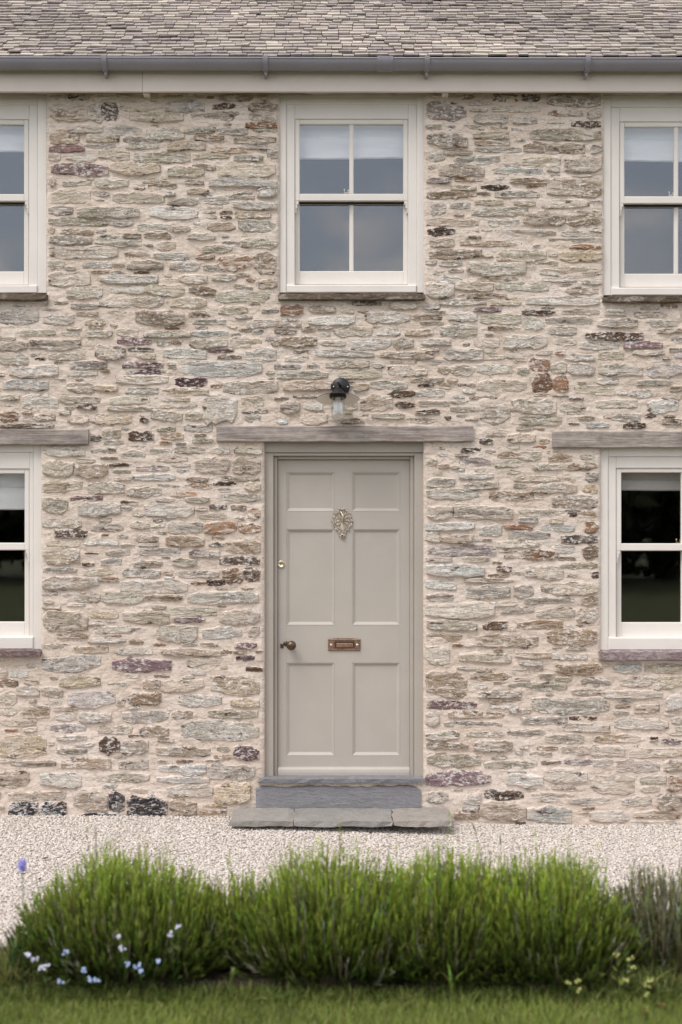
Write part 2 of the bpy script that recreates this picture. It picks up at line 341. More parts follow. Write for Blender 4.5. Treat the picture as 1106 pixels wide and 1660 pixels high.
T = {   # rubble read off the photograph: tile origin and scale, then left right top bottom colour
(60, 140, 2.765): "60 110 28 55 g;145 215 32 62 d;240 410 35 70 g;815 965 38 68 b;62 225 78 158 b;225 300 80 160 t;290 365 80 155 D;375 570 68 112 t;580 750 65 115 s;415 660 120 162 t;692 885 120 160 s;840 905 115 132 t;950 1082 75 118 b;955 1085 115 158 s;938 1080 160 188 r;970 1080 192 212 g;145 295 178 210 g;297 468 178 220 s;62 190 195 258 b;222 365 215 252 g;495 660 190 240 g;668 800 185 212 g;705 835 218 242 b;810 940 188 220 s;880 1072 222 260 t;385 565 228 258 t;55 210 265 295 P;225 350 260 275 p;400 545 262 280 g;585 755 250 285 b;785 940 275 300 b;900 1065 268 280 p;55 105 300 335 b;130 265 300 338 s;280 415 285 335 t;430 690 295 345 g;700 860 300 325 g;885 1010 308 335 g;1035 1080 285 330 b;65 322 350 402 P;330 555 345 400 t;590 750 362 408 g;808 1072 345 410 g;700 800 350 375 t;475 620 412 438 t;260 410 415 458 g;120 240 425 445 g;425 480 443 462 s;500 620 438 462 b;665 745 420 438 b;770 1080 415 450 w;58 78 412 445 b;62 240 460 525 t;255 320 472 490 p;337 570 480 525 g;585 720 505 532 t;725 860 492 528 s;880 1080 518 553 s;990 1080 450 500 w;820 970 488 508 g",
(0, 240, 2.458): "195 290 232 268 p;305 555 235 278 g;595 790 235 285 w;193 440 277 308 g;440 530 285 312 s;230 370 325 345 b;550 700 305 335 g;690 755 312 332 s;828 935 298 328 b;950 1100 288 335 g;192 215 318 340 b;190 365 350 388 t;380 565 348 392 g;575 680 340 360 b;495 560 343 358 b;750 855 342 368 w;630 700 372 405 t;190 470 393 440 s;500 595 415 440 b;615 750 418 445 w;808 925 390 418 g;960 1100 360 400 g;865 1010 430 490 r;1010 1100 418 500 b;190 255 450 480 g;330 445 455 478 s;505 650 450 485 b;678 795 455 488 s;812 880 470 488 t;190 360 495 550 s;395 630 508 540 s;712 825 508 540 t;848 940 503 530 s;265 410 553 600 g;437 575 545 578 w;580 735 543 590 g;755 860 552 585 b;1030 1100 525 560 t;860 1080 572 615 g;400 525 600 635 s;525 650 595 635 t;680 820 598 638 t;540 735 652 706 b;0 155 640 705 s;175 295 665 705 s;340 418 680 708 t;875 985 632 662 g;430 500 650 665 g;80 220 725 750 g;250 315 733 748 g;350 445 730 755 g;570 760 730 755 g;765 910 730 750 w;770 900 685 702 g;985 1100 685 715 s;120 320 762 805 b;470 600 758 785 P;630 680 768 792 s;755 905 765 798 s;918 1045 755 798 g;380 500 788 842 s;195 340 818 845 s;515 610 798 808 d;0 110 818 865 g;650 820 800 840 w;550 615 818 840 b;980 1100 800 850 w;835 925 803 812 P;870 960 825 840 b;280 425 850 880 s;490 650 855 874 P;505 660 884 900 P;725 1045 850 912 w;40 235 868 915 s;270 385 892 908 g;10 195 925 965 w;460 670 908 943 g;700 825 918 950 Q;270 375 935 975 b;375 465 948 970 t;505 630 955 980 g;645 830 958 988 t;890 1105 930 978 s;240 400 990 1018 g;440 600 990 1020 g;630 785 1020 1035 g;810 945 985 1095 s;965 1050 990 1032 t;965 1065 1043 1055 d;430 605 1032 1046 g;740 805 1052 1085 g;605 725 1045 1090 t;360 530 1060 1100 t;0 70 1050 1090 r;0 215 1100 1114 d;560 588 1076 1094 D",
(430, 470, 3.687): "525 685 70 92 d;95 225 90 155 r;265 418 100 138 b;455 525 108 138 s;558 610 128 142 b;750 910 70 115 g;950 1040 85 118 s;262 540 155 215 w;597 862 135 200 s;880 1050 148 175 b;60 212 175 220 b;60 180 235 262 b;408 640 220 278 t;670 805 232 275 s;840 1000 240 275 b;930 1060 190 205 b;98 305 282 340 b;335 475 305 332 g;510 755 288 355 s;760 885 288 350 t;935 1105 295 330 s;300 650 360 402 s;690 1005 372 412 b;910 1035 342 366 t;360 620 422 465 g;640 710 445 465 s;890 1085 420 445 s;735 890 455 515 b;890 965 478 512 s;60 210 445 475 s;255 320 445 468 b;70 375 485 530 g;445 700 475 530 g;870 1060 525 555 t;1035 1105 455 500 t;110 395 545 600 b;535 615 560 605 t;625 850 548 595 g;730 900 605 640 D;900 1070 595 640 w;1045 1105 560 590 b;570 760 630 725 b;780 890 670 705 D;920 1100 665 695 s;900 1040 720 742 D;835 1030 770 795 b;640 825 740 768 s;215 370 740 805 t;235 340 665 720 w;455 590 772 798 b;90 200 665 745 s;60 130 765 800 w;1075 1105 755 780 D;170 330 632 645 d",
(690, 140, 2.659): "5 175 65 150 p;195 265 92 108 s;285 497 85 112 t;532 675 105 130 r;700 755 100 138 s;210 355 122 160 t;380 480 135 162 s;630 755 150 178 D;290 400 25 70 d;415 495 30 65 d;525 755 40 92 b;155 250 168 188 g;5 65 165 188 t;205 355 198 230 t;450 755 182 235 g;8 180 205 265 b;212 360 235 255 b;85 200 275 295 t;215 410 262 285 s;425 690 245 290 b;715 765 255 290 g;5 80 283 325 s;125 315 300 338 g;420 580 305 345 g;600 765 302 370 s;60 250 335 390 b;295 500 350 382 w;525 575 342 370 t;5 105 395 418 p;130 245 400 408 r;365 530 400 420 b;240 360 428 448 D;110 215 428 450 t;520 760 397 475 b;300 490 450 480 b;5 180 455 485 b;215 330 492 512 g;500 705 490 525 s;20 85 503 555 s;108 190 502 528 g;200 440 525 558 g;425 600 540 600 b;606 755 540 600 b;5 230 570 603 b;270 400 572 605 w;10 125 612 645 D;165 325 622 635 g;350 560 618 648 t;590 700 625 648 s;20 120 660 692 t;150 415 665 690 b;530 765 652 675 g;625 770 685 700 r;15 240 703 745 b;305 520 705 755 g;580 765 708 755 t;60 155 750 778 s;172 430 760 815 g;445 565 755 778 g;495 765 778 820 t;50 155 818 848 s;225 400 822 840 b;500 650 822 842 s;305 530 845 882 g;130 290 845 882 t;5 120 850 915 s;605 745 868 895 b;180 345 893 912 b;430 750 905 945 s;60 262 918 945 t;280 410 912 945 t;210 320 955 970 P;590 745 960 985 t;415 560 968 988 D;100 220 975 1015 s;235 410 980 1025 g;520 718 995 1028 s;740 910 1003 1040 b;950 1085 1008 1035 g;905 1040 975 998 b;415 510 995 1050 g;525 650 1038 1070 s;65 220 1030 1082 g;690 935 1062 1093 D;210 315 1085 1125 s;335 522 1072 1130 g;560 650 1085 1118 t;665 835 1105 1138 s;855 1020 1100 1130 P;895 1025 1138 1158 s;1000 1106 1045 1065 b;1060 1106 1075 1108 s;80 245 1130 1180 s;480 545 1140 1158 b;605 730 1155 1185 s;110 215 1200 1245 t;218 370 1200 1242 g;398 445 1212 1245 g;447 535 1172 1232 R;540 605 1190 1240 t;462 545 1240 1318 R;550 612 1246 1318 R;615 725 1190 1245 s;742 935 1198 1248 g;955 1106 1195 1255 p;220 435 1260 1315 t;740 830 1260 1285 s;915 1060 1265 1290 g;645 818 1293 1333 g;880 980 1310 1342 b;1020 1106 1325 1350 b;1055 1106 1293 1315 b;370 565 1345 1410 g;730 910 1350 1388 g;955 1085 1352 1410 w;235 365 1370 1460 b;580 690 1368 1412 s;400 590 1418 1460 g;805 925 1412 1448 b;855 945 1450 1473 D;950 990 1410 1425 D;110 230 1380 1402 g;110 200 1355 1372 g",
(0, 680, 2.514): "420 490 38 80 t;525 625 52 88 D;660 745 55 82 b;375 415 68 88 d;170 350 110 150 s;375 470 118 138 b;490 590 125 165 s;712 835 112 138 b;640 765 150 172 b;860 935 115 140 s;170 300 170 232 g;304 440 182 238 b;795 935 155 220 b;950 1060 150 218 b;540 715 222 250 w;560 690 190 208 p;760 845 235 252 b;900 1060 232 250 b;170 335 250 300 t;360 505 258 305 t;520 660 278 316 b;755 860 263 288 r;700 800 295 312 r;880 1060 302 335 g;870 960 255 268 D;1000 1060 258 290 t;290 415 312 330 P;170 275 320 382 g;322 490 338 395 s;495 560 333 350 b;588 790 345 400 s;760 850 318 340 g;858 920 348 365 D;945 1000 350 375 b;1015 1060 360 405 r;170 335 402 440 t;370 500 425 455 s;535 605 420 445 t;685 828 418 465 g;832 965 418 465 r;975 1060 425 465 r;345 480 492 510 w;480 520 470 485 b;560 640 472 498 b;678 830 475 518 b;920 1058 490 545 b;170 325 522 588 t;565 735 522 553 s;775 895 535 560 d;895 1058 560 592 D;415 495 568 598 s;545 660 578 602 s;705 800 568 600 g;170 310 605 628 s;345 460 610 635 t;500 655 613 645 s;728 890 618 645 g;910 988 610 668 r;990 1058 608 660 D;170 400 640 690 s;405 480 645 658 r;490 770 655 710 s;845 915 655 678 D;305 410 705 745 b;416 590 702 750 g;595 740 715 738 b;765 1058 700 752 w;165 245 700 715 s;165 355 780 862 t;370 480 785 810 t;500 690 780 832 t;692 880 765 800 g;705 835 808 825 P;895 1058 775 835 s;388 535 845 872 g;365 425 820 840 s;640 805 838 908 g;825 985 848 895 w;1015 1055 840 890 t;235 355 875 888 b;360 510 890 908 s;530 580 898 915 b;165 300 915 940 t;305 440 925 950 t;660 900 935 962 b;960 1045 910 935 P;170 410 962 1028 s;455 695 975 1028 P;765 895 972 1015 t;965 1035 963 982 P;900 945 942 958 r",
(680, 680, 2.597): "370 490 60 95 t;255 305 82 105 D;272 370 45 58 s;30 70 170 195 g;175 258 120 140 D;168 300 162 198 p;332 415 138 165 b;418 510 135 172 s;545 640 150 178 b;320 435 170 202 g;478 600 188 212 g;604 750 182 212 b;170 310 228 250 s;400 580 235 262 t;590 655 245 268 b;30 150 248 285 s;185 330 262 295 t;470 660 268 310 b;700 750 225 262 s;30 250 292 335 g;290 480 305 345 b;555 750 315 375 b;690 748 275 310 t;35 138 365 420 s;142 395 365 420 b;415 610 378 408 t;665 745 388 415 b;615 675 378 390 s;30 230 435 466 w;360 475 445 460 O;420 495 415 435 s;515 650 445 470 w;700 750 430 480 r;255 345 445 492 w;375 550 470 502 s;30 85 470 515 g;88 225 485 520 b;598 748 490 522 D;325 500 512 540 t;30 325 530 575 p;690 750 528 590 b;560 655 530 565 s;415 580 550 595 r;340 410 545 558 b;584 655 580 595 b;180 290 580 598 s;30 135 583 598 s;30 270 605 662 w;330 385 620 640 D;595 748 602 630 g;445 610 618 675 b;730 750 640 668 D;30 155 680 715 w;190 395 670 685 b;510 748 685 735 t;195 380 697 755 s;398 480 700 752 s;30 140 732 765 p;300 410 768 785 s;445 650 750 775 s;683 750 748 780 b;30 320 772 835 g;345 485 790 815 b;490 655 797 838 t;660 750 797 855 b;30 240 845 888 g;268 368 850 888 D;410 605 848 882 b;30 175 895 935 t;235 505 905 960 b;535 750 880 950 b;405 555 980 1005 b;560 705 985 1012 s;30 125 955 1030 t;165 385 985 1025 t;420 515 1015 1035 s;570 770 1030 1075 b",
(0, 1060, 2.514): "0 70 105 138 b;70 160 133 172 t;172 255 138 175 t;245 412 88 135 g;440 515 115 142 g;585 650 105 142 b;655 830 105 155 b;860 1055 90 168 t;278 470 152 218 p;0 68 155 205 g;165 250 188 208 g;525 655 158 205 b;730 905 168 215 s;940 1055 182 215 t;115 200 212 228 b;225 315 218 232 b;0 70 218 250 g;80 200 232 262 b;845 1050 228 262 g;325 450 240 278 w;495 690 235 282 s;0 150 272 293 b;205 350 285 320 p;400 540 295 325 s;735 1055 272 355 w;568 685 295 335 b;0 190 325 425 t;235 350 335 350 s;405 487 340 410 D;492 605 352 410 b;640 860 378 415 b;235 355 385 408 g;955 1055 375 435 Q;45 230 435 458 b;250 455 425 468 b;485 605 435 470 s;650 735 455 480 W;735 840 452 495 W;848 1040 452 512 s;0 120 475 545 b;165 335 485 545 w;395 610 490 522 g;680 870 530 580 s;876 1020 525 608 t;35 270 562 598 b;35 155 602 660 k;162 268 602 672 k;300 440 560 645 b;446 505 560 645 k;325 490 652 684 k;520 686 580 668 k;692 800 590 660 b;815 925 612 668 b;640 850 500 526 W",
(680, 1060, 2.597): "30 200 70 185 b;215 385 80 110 t;370 620 120 155 g;680 805 105 138 b;845 980 95 138 t;986 1106 95 145 g;250 428 160 185 b;645 765 152 168 b;775 1025 155 188 g;1040 1106 170 235 w;30 245 198 232 P;290 415 215 228 s;380 466 234 248 b;470 800 182 255 g;905 1010 215 250 b;120 355 240 268 b;430 625 265 298 s;635 745 265 278 D;30 80 245 305 b;105 345 285 312 s;600 800 292 328 s;820 1050 270 318 s;1065 1106 268 295 t;30 165 330 362 g;200 355 330 350 t;530 690 338 378 g;370 525 318 345 s;735 935 340 372 b;1020 1106 358 380 P;30 205 375 398 b;230 388 365 412 b;495 580 390 405 b;600 718 390 425 s;722 860 388 428 s;885 1106 400 435 t;30 255 418 475 g;275 500 450 485 g;610 725 445 468 p;730 815 443 475 s;830 1010 448 498 p;1030 1106 445 495 t;30 300 495 555 P;525 705 485 540 s;365 520 508 560 w;720 905 510 590 t;930 1035 515 548 g;935 1005 560 580 g;1045 1106 515 580 r;30 120 580 625 s;275 435 575 616 D;185 255 590 660 W;625 800 605 638 s;475 610 585 600 s;255 445 622 700 b;452 640 640 715 w;850 975 600 640 s;1000 1106 588 655 b;715 880 660 705 s;905 1106 660 690 b;890 1106 705 735 s;705 885 725 745 b;150 250 668 695 b",
}
SC = {'g': (180, 171, 151), 's': (188, 178, 166), 't': (190, 173, 149), 'b': (158, 137, 115), 'r': (158, 122, 94), 'R': (138, 98, 70), 'O': (184, 132, 100), 'p': (158, 143, 141),
      'P': (130, 103, 106), 'Q': (96, 70, 70), 'D': (92, 72, 59), 'd': (98, 88, 80), 'k': (52, 52, 60), 'w': (204, 202, 194), 'W': (240, 240, 238)}
stones = []
for (ox, oy, s), txt in T.items():
    for e in txt.split(';'):
        a, b_, c_, d_, k = e.split(); stones.append([ox + int(a) / s, ox + int(b_) / s, oy + int(c_) / s, oy + int(d_) / s, k])
# the gaps and the wall beyond the frame are filled with smaller stones, by trial on an occupancy raster of 2 px cells
NX, NY = (WX1 - WX0) // 2, (WY1 - WY0) // 2
occ = np.zeros((NX, NY), bool)
def mark(x0, x1, y0, y1, g):
    occ[max(0, int((x0 - g - WX0) / 2)):max(0, int(math.ceil((x1 + g - WX0) / 2))), max(0, int((y0 - g - WY0) / 2)):max(0, int(math.ceil((y1 + g - WY0) / 2)))] = True
for o in SOLID: mark(*o, 2)
for s in stones: mark(*s[:4], 1.6)
fills = []
for k in range(70000):
    stage = k / 70000
    if stage < 0.3: w, h = random.uniform(45, 100), random.uniform(12, 28)
    elif stage < 0.6: w, h = random.uniform(26, 62), random.uniform(8, 15)
    elif stage < .8: w, h = random.uniform(12, 34), random.uniform(4, 7)
    else: w, h = random.uniform(7, 30), random.uniform(1.6, 3.5)
    x, y = random.uniform(WX0, WX1 - w), random.uniform(WY0 + 20, WY1 - h)
    inside = -20 < x + w / 2 < 1126
    if inside and stage < 0.2: continue
    i0, i1, j0, j1 = int((x - WX0) / 2), int((x + w - WX0) / 2) + 1, int((y - WY0) / 2), int((y + h - WY0) / 2) + 1
    if occ[i0:i1, j0:j1].any(): continue
    fills.append([x, x + w, y, y + h, random.choice('gggssstttbbbbwwprD')]); mark(x, x + w, y, y + h, 1.6)

def stone_geo(x0, x1, y0, y1, code, rd):
    """one rubble stone: ragged angular outline, rim sunk under the pointing, uneven face; returns verts, faces, edge values, colour"""
    for o in OPEN:                       # keep clear of the openings
        if y1 > o[2] and y0 < o[3]:
            if x0 < o[0] < x1 + 6 and x1 - 6 < o[0] + 40: x1 = min(x1, o[0] - 4)
            if x1 > o[1] > x0 - 6 and x0 + 6 > o[1] - 40: x0 = max(x0, o[1] + 4)
    x1 = max(x1, x0 + 6)
    w, h = (x1 - x0) / 256, (y1 - y0) / 256
    cx, cz = PX((x0 + x1) / 2), PZ((y0 + y1) / 2); a, b_ = w / 2 + 3.0 / 256, h / 2 + (2.9 if h > .045 else 2.3) / 256
    m_ = 9 if w > .16 else 7 if w > .08 else 5
    tl, tr, bl, br = [rd.choice((rd.uniform(.02, .07), rd.uniform(.03, .12), rd.uniform(.1, .28), rd.uniform(.25, .5))) for _ in range(4)]
    lo = [rd.uniform(.35, .8) for _ in range(4)]
    el, er = rd.uniform(-.3, .3), rd.uniform(-.3, .3); sk = rd.uniform(-.14, .14) * b_
    prof = lambda u, L_, R_, p, q: min(1, p + (1 - p) * (u + 1) / (2 * L_)) if u < 0 else min(1, q + (1 - q) * (1 - u) / (2 * R_))
    top, bot = [], []
    for k in range(m_):
        u = -1 + 2 * (k + (.5 + rd.uniform(-.35, .35) if 0 < k < m_ - 1 else (.04 if k == 0 else .96))) / m_; x = u * a * rd.uniform(.95, 1.0)
        c0 = el * max(0, -u) ** 3 * .5 * b_ + er * max(0, u) ** 3 * .5 * b_ + sk * u
        top.append((x, c0 + b_ * prof(u, tl, tr, lo[0], lo[1]) * rd.uniform(.76, 1.08))); bot.append((x, c0 - b_ * prof(u, bl, br, lo[2], lo[3]) * rd.uniform(.76, 1.08)))
    out = bot + top[::-1]; n = len(out)
    proud = rd.choice((rd.uniform(.0, .006), rd.uniform(.004, .014))) + min(.007, h * .07)
    tilt = rd.uniform(-.003, .003); tz = rd.uniform(-.004, .006)
    ins = min(.009, b_ * .24); V, E = [], []
    for sc, dep, ev in ((1.0, .028, 1.0), (1.0, .0045, 1.0), (None, -proud * .9, .62), (.66, -proud * 1.05, .20), (.30, -proud, 0.0)):
        for (px, pz) in out:
            if sc is None: qx, qz = px - math.copysign(min(ins, abs(px)), px) * (.35 + .65 * abs(px) / a), pz * (1 - ins / b_)
            else: qx, qz = px * (sc if sc == 1 else 1 - (1 - sc) * .8), pz * sc
            j = rd.uniform(-.0024, .0024) if dep < .004 else 0
            V.append((cx + qx, dep + j + (tilt * px / a - tz * pz / b_ if dep < .004 else 0), cz + qz)); E.append(ev)
    F = [(r * n + k, r * n + (k + 1) % n, (r + 1) * n + (k + 1) % n, (r + 1) * n + k) for r in range(4) for k in range(n)]
    F.append(tuple(range(4 * n, 5 * n)))
    c = SC[code]; f = rd.uniform(.88, 1.10); hue = rd.uniform(-4, 4)
    wash = rd.random() ** 1.15 * (.12 if code in 'DPQkRdOr' else .7); c = [q * (1 - wash) + p_ * wash for q, p_ in zip(c, (208, 197, 186))]   # old limewash
    col = lin(min(255, c[0] * f + hue), min(255, c[1] * f), min(255, c[2] * f - hue))
    return V, F, E, (*col, 0.15 if code in 'RQDkOP' else 1.0)
def piece_mesh(name, pieces, edge=True):
    V, F, E, C = [], [], [], []
    for v, f, e, c in pieces:
        b0 = len(V); V += v; F += [tuple(i + b0 for i in q) for q in f]; E += e; C += [c if len(c) == 4 else (*c, 1)] * len(v)
    me = bpy.data.meshes.new(name); me.from_pydata(V, [], F); me.update()
    attr(me, 'col', 'FLOAT_COLOR', C)
    if edge: attr(me, 'edge', 'FLOAT', E)
    return me

# mortar face: fine uneven sheet with the openings cut out
def axis(lo, hi, step, marks):
    a = np.arange(lo, hi + step, step)
    for m_ in marks:
        if lo < m_ < hi: a[np.argmin(abs(a - m_))] = m_
    return np.sort(a)
def axis2(lo, hi, a_, b_, marks):      # fine between a_ and b_, coarse outside
    g = np.concatenate([np.arange(lo, a_, .022), np.arange(a_, b_, .0072), np.arange(b_, hi + .02, .022)])
    for m_ in marks:
        if lo < m_ < hi: g[np.argmin(abs(g - m_))] = m_
    return np.unique(np.sort(g))
xs = axis2(PX(WX0), PX(WX1), PX(-15), PX(1121), [PX(v) for o in OPEN for v in o[:2]])
zs = axis2(PZ(WY1), PZ(WY0), PZ(1345), PZ(135), [PZ(v) for o in OPEN for v in o[2:]])
X, Z = np.meshgrid(xs, zs)
Yd = 0.0065 * vnoise(X, Z, 8, 11, 3, 0.6) + 0.0055 * vnoise(X * 0.45, Z, 30, 12, 3, .6) + 0.0008 * rng.standard_normal(X.shape)
for o in OPEN:   # rounded arrises into the openings
    dx = np.maximum(np.maximum(PX(o[0]) - X, X - PX(o[1])), 0); dz = np.maximum(np.maximum(PZ(o[3]) - Z, Z - PZ(o[2])), 0)
    Yd += 0.014 * np.clip(1 - np.hypot(dx, dz) / 0.022, 0, 1) ** 2
i = np.arange(X.size).reshape(X.shape)
cxm, czm = (X[:-1, :-1] + X[1:, 1:]) / 2, (Z[:-1, :-1] + Z[1:, 1:]) / 2
keep = np.ones(cxm.shape, bool)
for o in OPEN: keep &= ~((cxm > PX(o[0])) & (cxm < PX(o[1])) & (czm < PZ(o[2])) & (czm > PZ(o[3])))
F = np.stack([i[:-1, :-1], i[:-1, 1:], i[1:, 1:], i[1:, :-1]], -1)[keep]
wall = obj('wall', np_mesh('wall', np.stack([X, Yd, Z], -1).reshape(-1, 3), F, True), house, M['lime_mortar'])
rv = MB()
for o in OPEN:   # plastered reveals behind the arris
    x0, x1, z1, z0 = PX(o[0]), PX(o[1]), PZ(o[2]), PZ(o[3]); q = 0.012
    rv.add([(x0, .016, z0), (x1, .016, z0), (x1, .016, z1), (x0, .016, z1), (x0 + q, .30, z0 + q), (x1 - q, .30, z0 + q), (x1 - q, .30, z1 - q), (x0 + q, .30, z1 - q)],
           [(0, 4, 5, 1), (1, 5, 6, 2), (2, 6, 7, 3), (3, 7, 4, 0)])
rv.build('reveal', M['lime_mortar'], wall)

rd = random.Random(21)
vis = lambda s: max(0, min(s[1], 1106) - max(s[0], 0)) * (s[3] - s[2])
order = sorted(range(len(stones)), key=lambda q: -vis(stones[q])); single = set(order[:300])
rest = []
for q, s in enumerate(stones):
    g_ = stone_geo(*s, rd)
    if q in single: obj('stone', piece_mesh('stone', [g_]), wall, M['rubble_stone'])
    else: rest.append(g_)
rest += [stone_geo(*s, rd) for s in fills]
tag(obj('small_stones', piece_mesh('small_stones', rest), wall, M['rubble_stone']), kind='stuff')

# shell of the house behind the facade: dim rooms
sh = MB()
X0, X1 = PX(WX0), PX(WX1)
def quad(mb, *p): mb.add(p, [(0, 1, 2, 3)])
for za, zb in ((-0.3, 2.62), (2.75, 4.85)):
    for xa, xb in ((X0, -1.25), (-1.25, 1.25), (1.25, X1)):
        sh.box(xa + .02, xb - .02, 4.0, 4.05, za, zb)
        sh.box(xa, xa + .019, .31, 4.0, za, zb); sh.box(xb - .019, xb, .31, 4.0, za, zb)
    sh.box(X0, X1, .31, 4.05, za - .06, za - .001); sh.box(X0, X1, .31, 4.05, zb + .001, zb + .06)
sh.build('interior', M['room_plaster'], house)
sw = MB(); sw.box(X0 - .02, X0 - .001, 0.0, 6.5, -.3, 4.7); sw.box(X1 + .001, X1 + .02, 0.0, 6.5, -.3, 4.7); sw.box(X0, X1, 6.45, 6.5, -.3, 4.7)
sw.build('outer_wall', M['lime_mortar'], house)

# fascia, gutter
fx0, fx1 = X0 - 0.1, X1 + 0.1
fa = MB(); fa.box(fx0, fx1, -0.105, -0.08, PZ(148.5, -.105), PZ(100, -.105), 0.003)
fascia = fa.build('fascia', M['fascia_paint'], house)
sf = MB(); sf.box(fx0, fx1, -0.08, 0.30, PZ(146.5, -.08), PZ(143.5, -.08))
sf.build('soffit', M['oak'], fascia)
for px in (237, 722):
    b2 = MB(); b2.pbox(px - 5, px + 5, 146, 153, -0.075, 0.0, 0.002); b2.build('soffit_block', M['fascia_paint'], fascia)
for px in (231,):
    b2 = MB(); b2.pbox(px - 0.6, px + 0.6, 113, 149, -0.1065, -0.104, 0.0); b2.build('board_joint', M['frame_paint'], fascia)
gy, gr = -0.170, 0.056
gzc = PZ(92.5, gy - gr)
def slope(x): return -0.0016 * (x - X0) + 0.006            # fall of the gutter towards the right
gm = MB(); n = 16; prof = []
for k in range(n + 1):
    a = math.pi * k / n; prof.append((gy - gr * math.cos(a), -gr * 1.18 * math.sin(a)))
for k in range(n, -1, -1):
    a = math.pi * k / n; prof.append((gy - (gr - .004) * math.cos(a), -(gr - .004) * 1.18 * math.sin(a) + .0005))
v = [(x, y, gzc + z + slope(x)) for x in (fx0, fx1) for y, z in prof]; L = len(prof)
gm.add(v, [(k, (k + 1) % L, L + (k + 1) % L, L + k) for k in range(L)], 0, True)
gm.add([(fx0, gy - gr, gzc + slope(fx0)), (fx1, gy - gr, gzc + slope(fx1)), (fx1, gy - gr - .004, gzc + slope(fx1) - .006), (fx0, gy - gr - .004, gzc + slope(fx0) - .006),
        (fx1, gy - gr, gzc + slope(fx1) - .012), (fx0, gy - gr, gzc + slope(fx0) - .012)], [(0, 3, 2, 1), (3, 5, 4, 2)])
gutter = gm.build('gutter', M['gutter_plastic'], house)
def gutter_band(px, wpx, rr, name, tab):
    x = PX(px, gy); w = wpx / 256 / 2; mb = MB(); pr = []
    for k in range(n + 1):
        a = math.pi * k / n; pr.append((gy - (gr + rr) * math.cos(a), -(gr * 1.18 + rr) * math.sin(a)))
    pr = [(gy - gr - rr, 0.006)] + pr
    vv = [(xx, y, gzc + z + slope(x)) for xx in (x - w, x + w) for y, z in pr] + [(xx, gy, gzc + .0 + slope(x)) for xx in (x - w, x + w)]
    L2 = len(pr)
    mb.add(vv, [(k, k + 1, L2 + k + 1, L2 + k) for k in range(L2 - 1)] + [(k + 1, k, 2 * L2) for k in range(L2 - 1)] + [(L2 + k, L2 + k + 1, 2 * L2 + 1) for k in range(L2 - 1)], 0, False)
    if tab: mb.box(x - w * 0.6, x + w * 0.6, gy - .006, gy + .06, gzc - gr * 1.18 - .034 + slope(x), gzc - gr * 1.18 + .01 + slope(x), 0.004)
    mb.build(name, M['gutter_plastic'], gutter)
for px in (-90, 171, 431, 692, 951, 1211): gutter_band(px, 8, 0.011, 'bracket', True)
for px in (614.5, 634): gutter_band(px, 6, 0.007, 'joint_ring', False)
gutter_band(625, 22, 0.004, 'joint_sleeve', False)

# roof
PITCH = R(38); ez, ey = PZ(97, -0.15), -0.17
up = Vector((0, math.cos(PITCH), math.sin(PITCH))); nrm = Vector((0, -math.sin(PITCH), math.cos(PITCH)))
E0 = Vector((0, ey, ez))
rb = MB(); q = [E0 + up * 0.02 - nrm * .02, E0 + up * 4.2 - nrm * .02]
rb.add([(fx0, *q[0].yz), (fx1, *q[0].yz), (fx1, *q[1].yz), (fx0, *q[1].yz), (fx0, *(q[0] - nrm * .05).yz), (fx1, *(q[0] - nrm * .05).yz), (fx1, *(q[1] - nrm * .05).yz), (fx0, *(q[1] - nrm * .05).yz),
        (fx0, 6.6, ez - .1), (fx1, 6.6, ez - .1)],
       [(0, 1, 2, 3), (4, 7, 6, 5), (0, 4, 5, 1), (3, 2, 9, 8)])
roof = rb.build('roof', M['roof_batten'], house)
slates = []
pal = [(170, 160, 151), (160, 150, 143), (178, 169, 158), (152, 143, 138), (166, 156, 147), (146, 135, 132), (162, 154, 144)]
row, s0 = 0, 0.0
while s0 < 4.1:
    exp_ = (0.054 + rd.uniform(-.004, .004)) if s0 < 1.6 else 0.14
    x = fx0 - rd.uniform(0, .1)
    while x < fx1:
        w = rd.uniform(.05, .12) if s0 < 1.6 else rd.uniform(.12, .3)
        wob = rd.uniform(-.003, .003) + 0.005 * math.sin(x * 2.1 + row * .3); th = rd.uniform(.009, .015); ln = exp_ * 2.6
        a, b_ = s0 + wob, s0 + ln; lift = rd.uniform(.020, .030); g = 0.002
        tail, head = E0 + up * a + nrm * lift, E0 + up * b_ + nrm * rd.uniform(-.004, .002)
        sk = rd.uniform(-.0018, .0018); dz = rd.uniform(-.003, .003)
        tl, tr = tail - up * sk, tail + up * sk + nrm * dz
        P = [(x + g, *tl.yz), (x + w - g, *tr.yz), (x + w - g, *head.yz), (x + g, *head.yz)]
        P2 = [(x + g, *(tl - nrm * th).yz), (x + w - g, *(tr - nrm * th).yz), (x + w - g, *(head - nrm * th).yz), (x + g, *(head - nrm * th).yz)]
        c = rd.choice(pal); f = rd.uniform(.89, 1.09) * (1 + 0.08 * math.sin(x * 1.7 + row * .21))
        slates.append((row, x + w / 2, w, (P + P2, [(0, 1, 2, 3), (7, 6, 5, 4), (0, 4, 5, 1), (1, 5, 6, 2), (2, 6, 7, 3), (3, 7, 4, 0)], [0] * 8, lin(*[min(255, q_ * f) for q_ in c]))))
        x += w
    s0 += exp_; row += 1
cand = sorted([k for k, s in enumerate(slates) if s[0] < 20 and abs(s[1]) < 2.2], key=lambda k: -slates[k][2] + 0.002 * slates[k][0])[:300]; cset = set(cand)
for k in cand: obj('slate', piece_mesh('slate', [slates[k][3]], False), roof, M['roof_slate'])
tag(obj('slate_courses', piece_mesh('slate_courses', [s[3] for k, s in enumerate(slates) if k not in cset], False), roof, M['roof_slate']), kind='stuff')

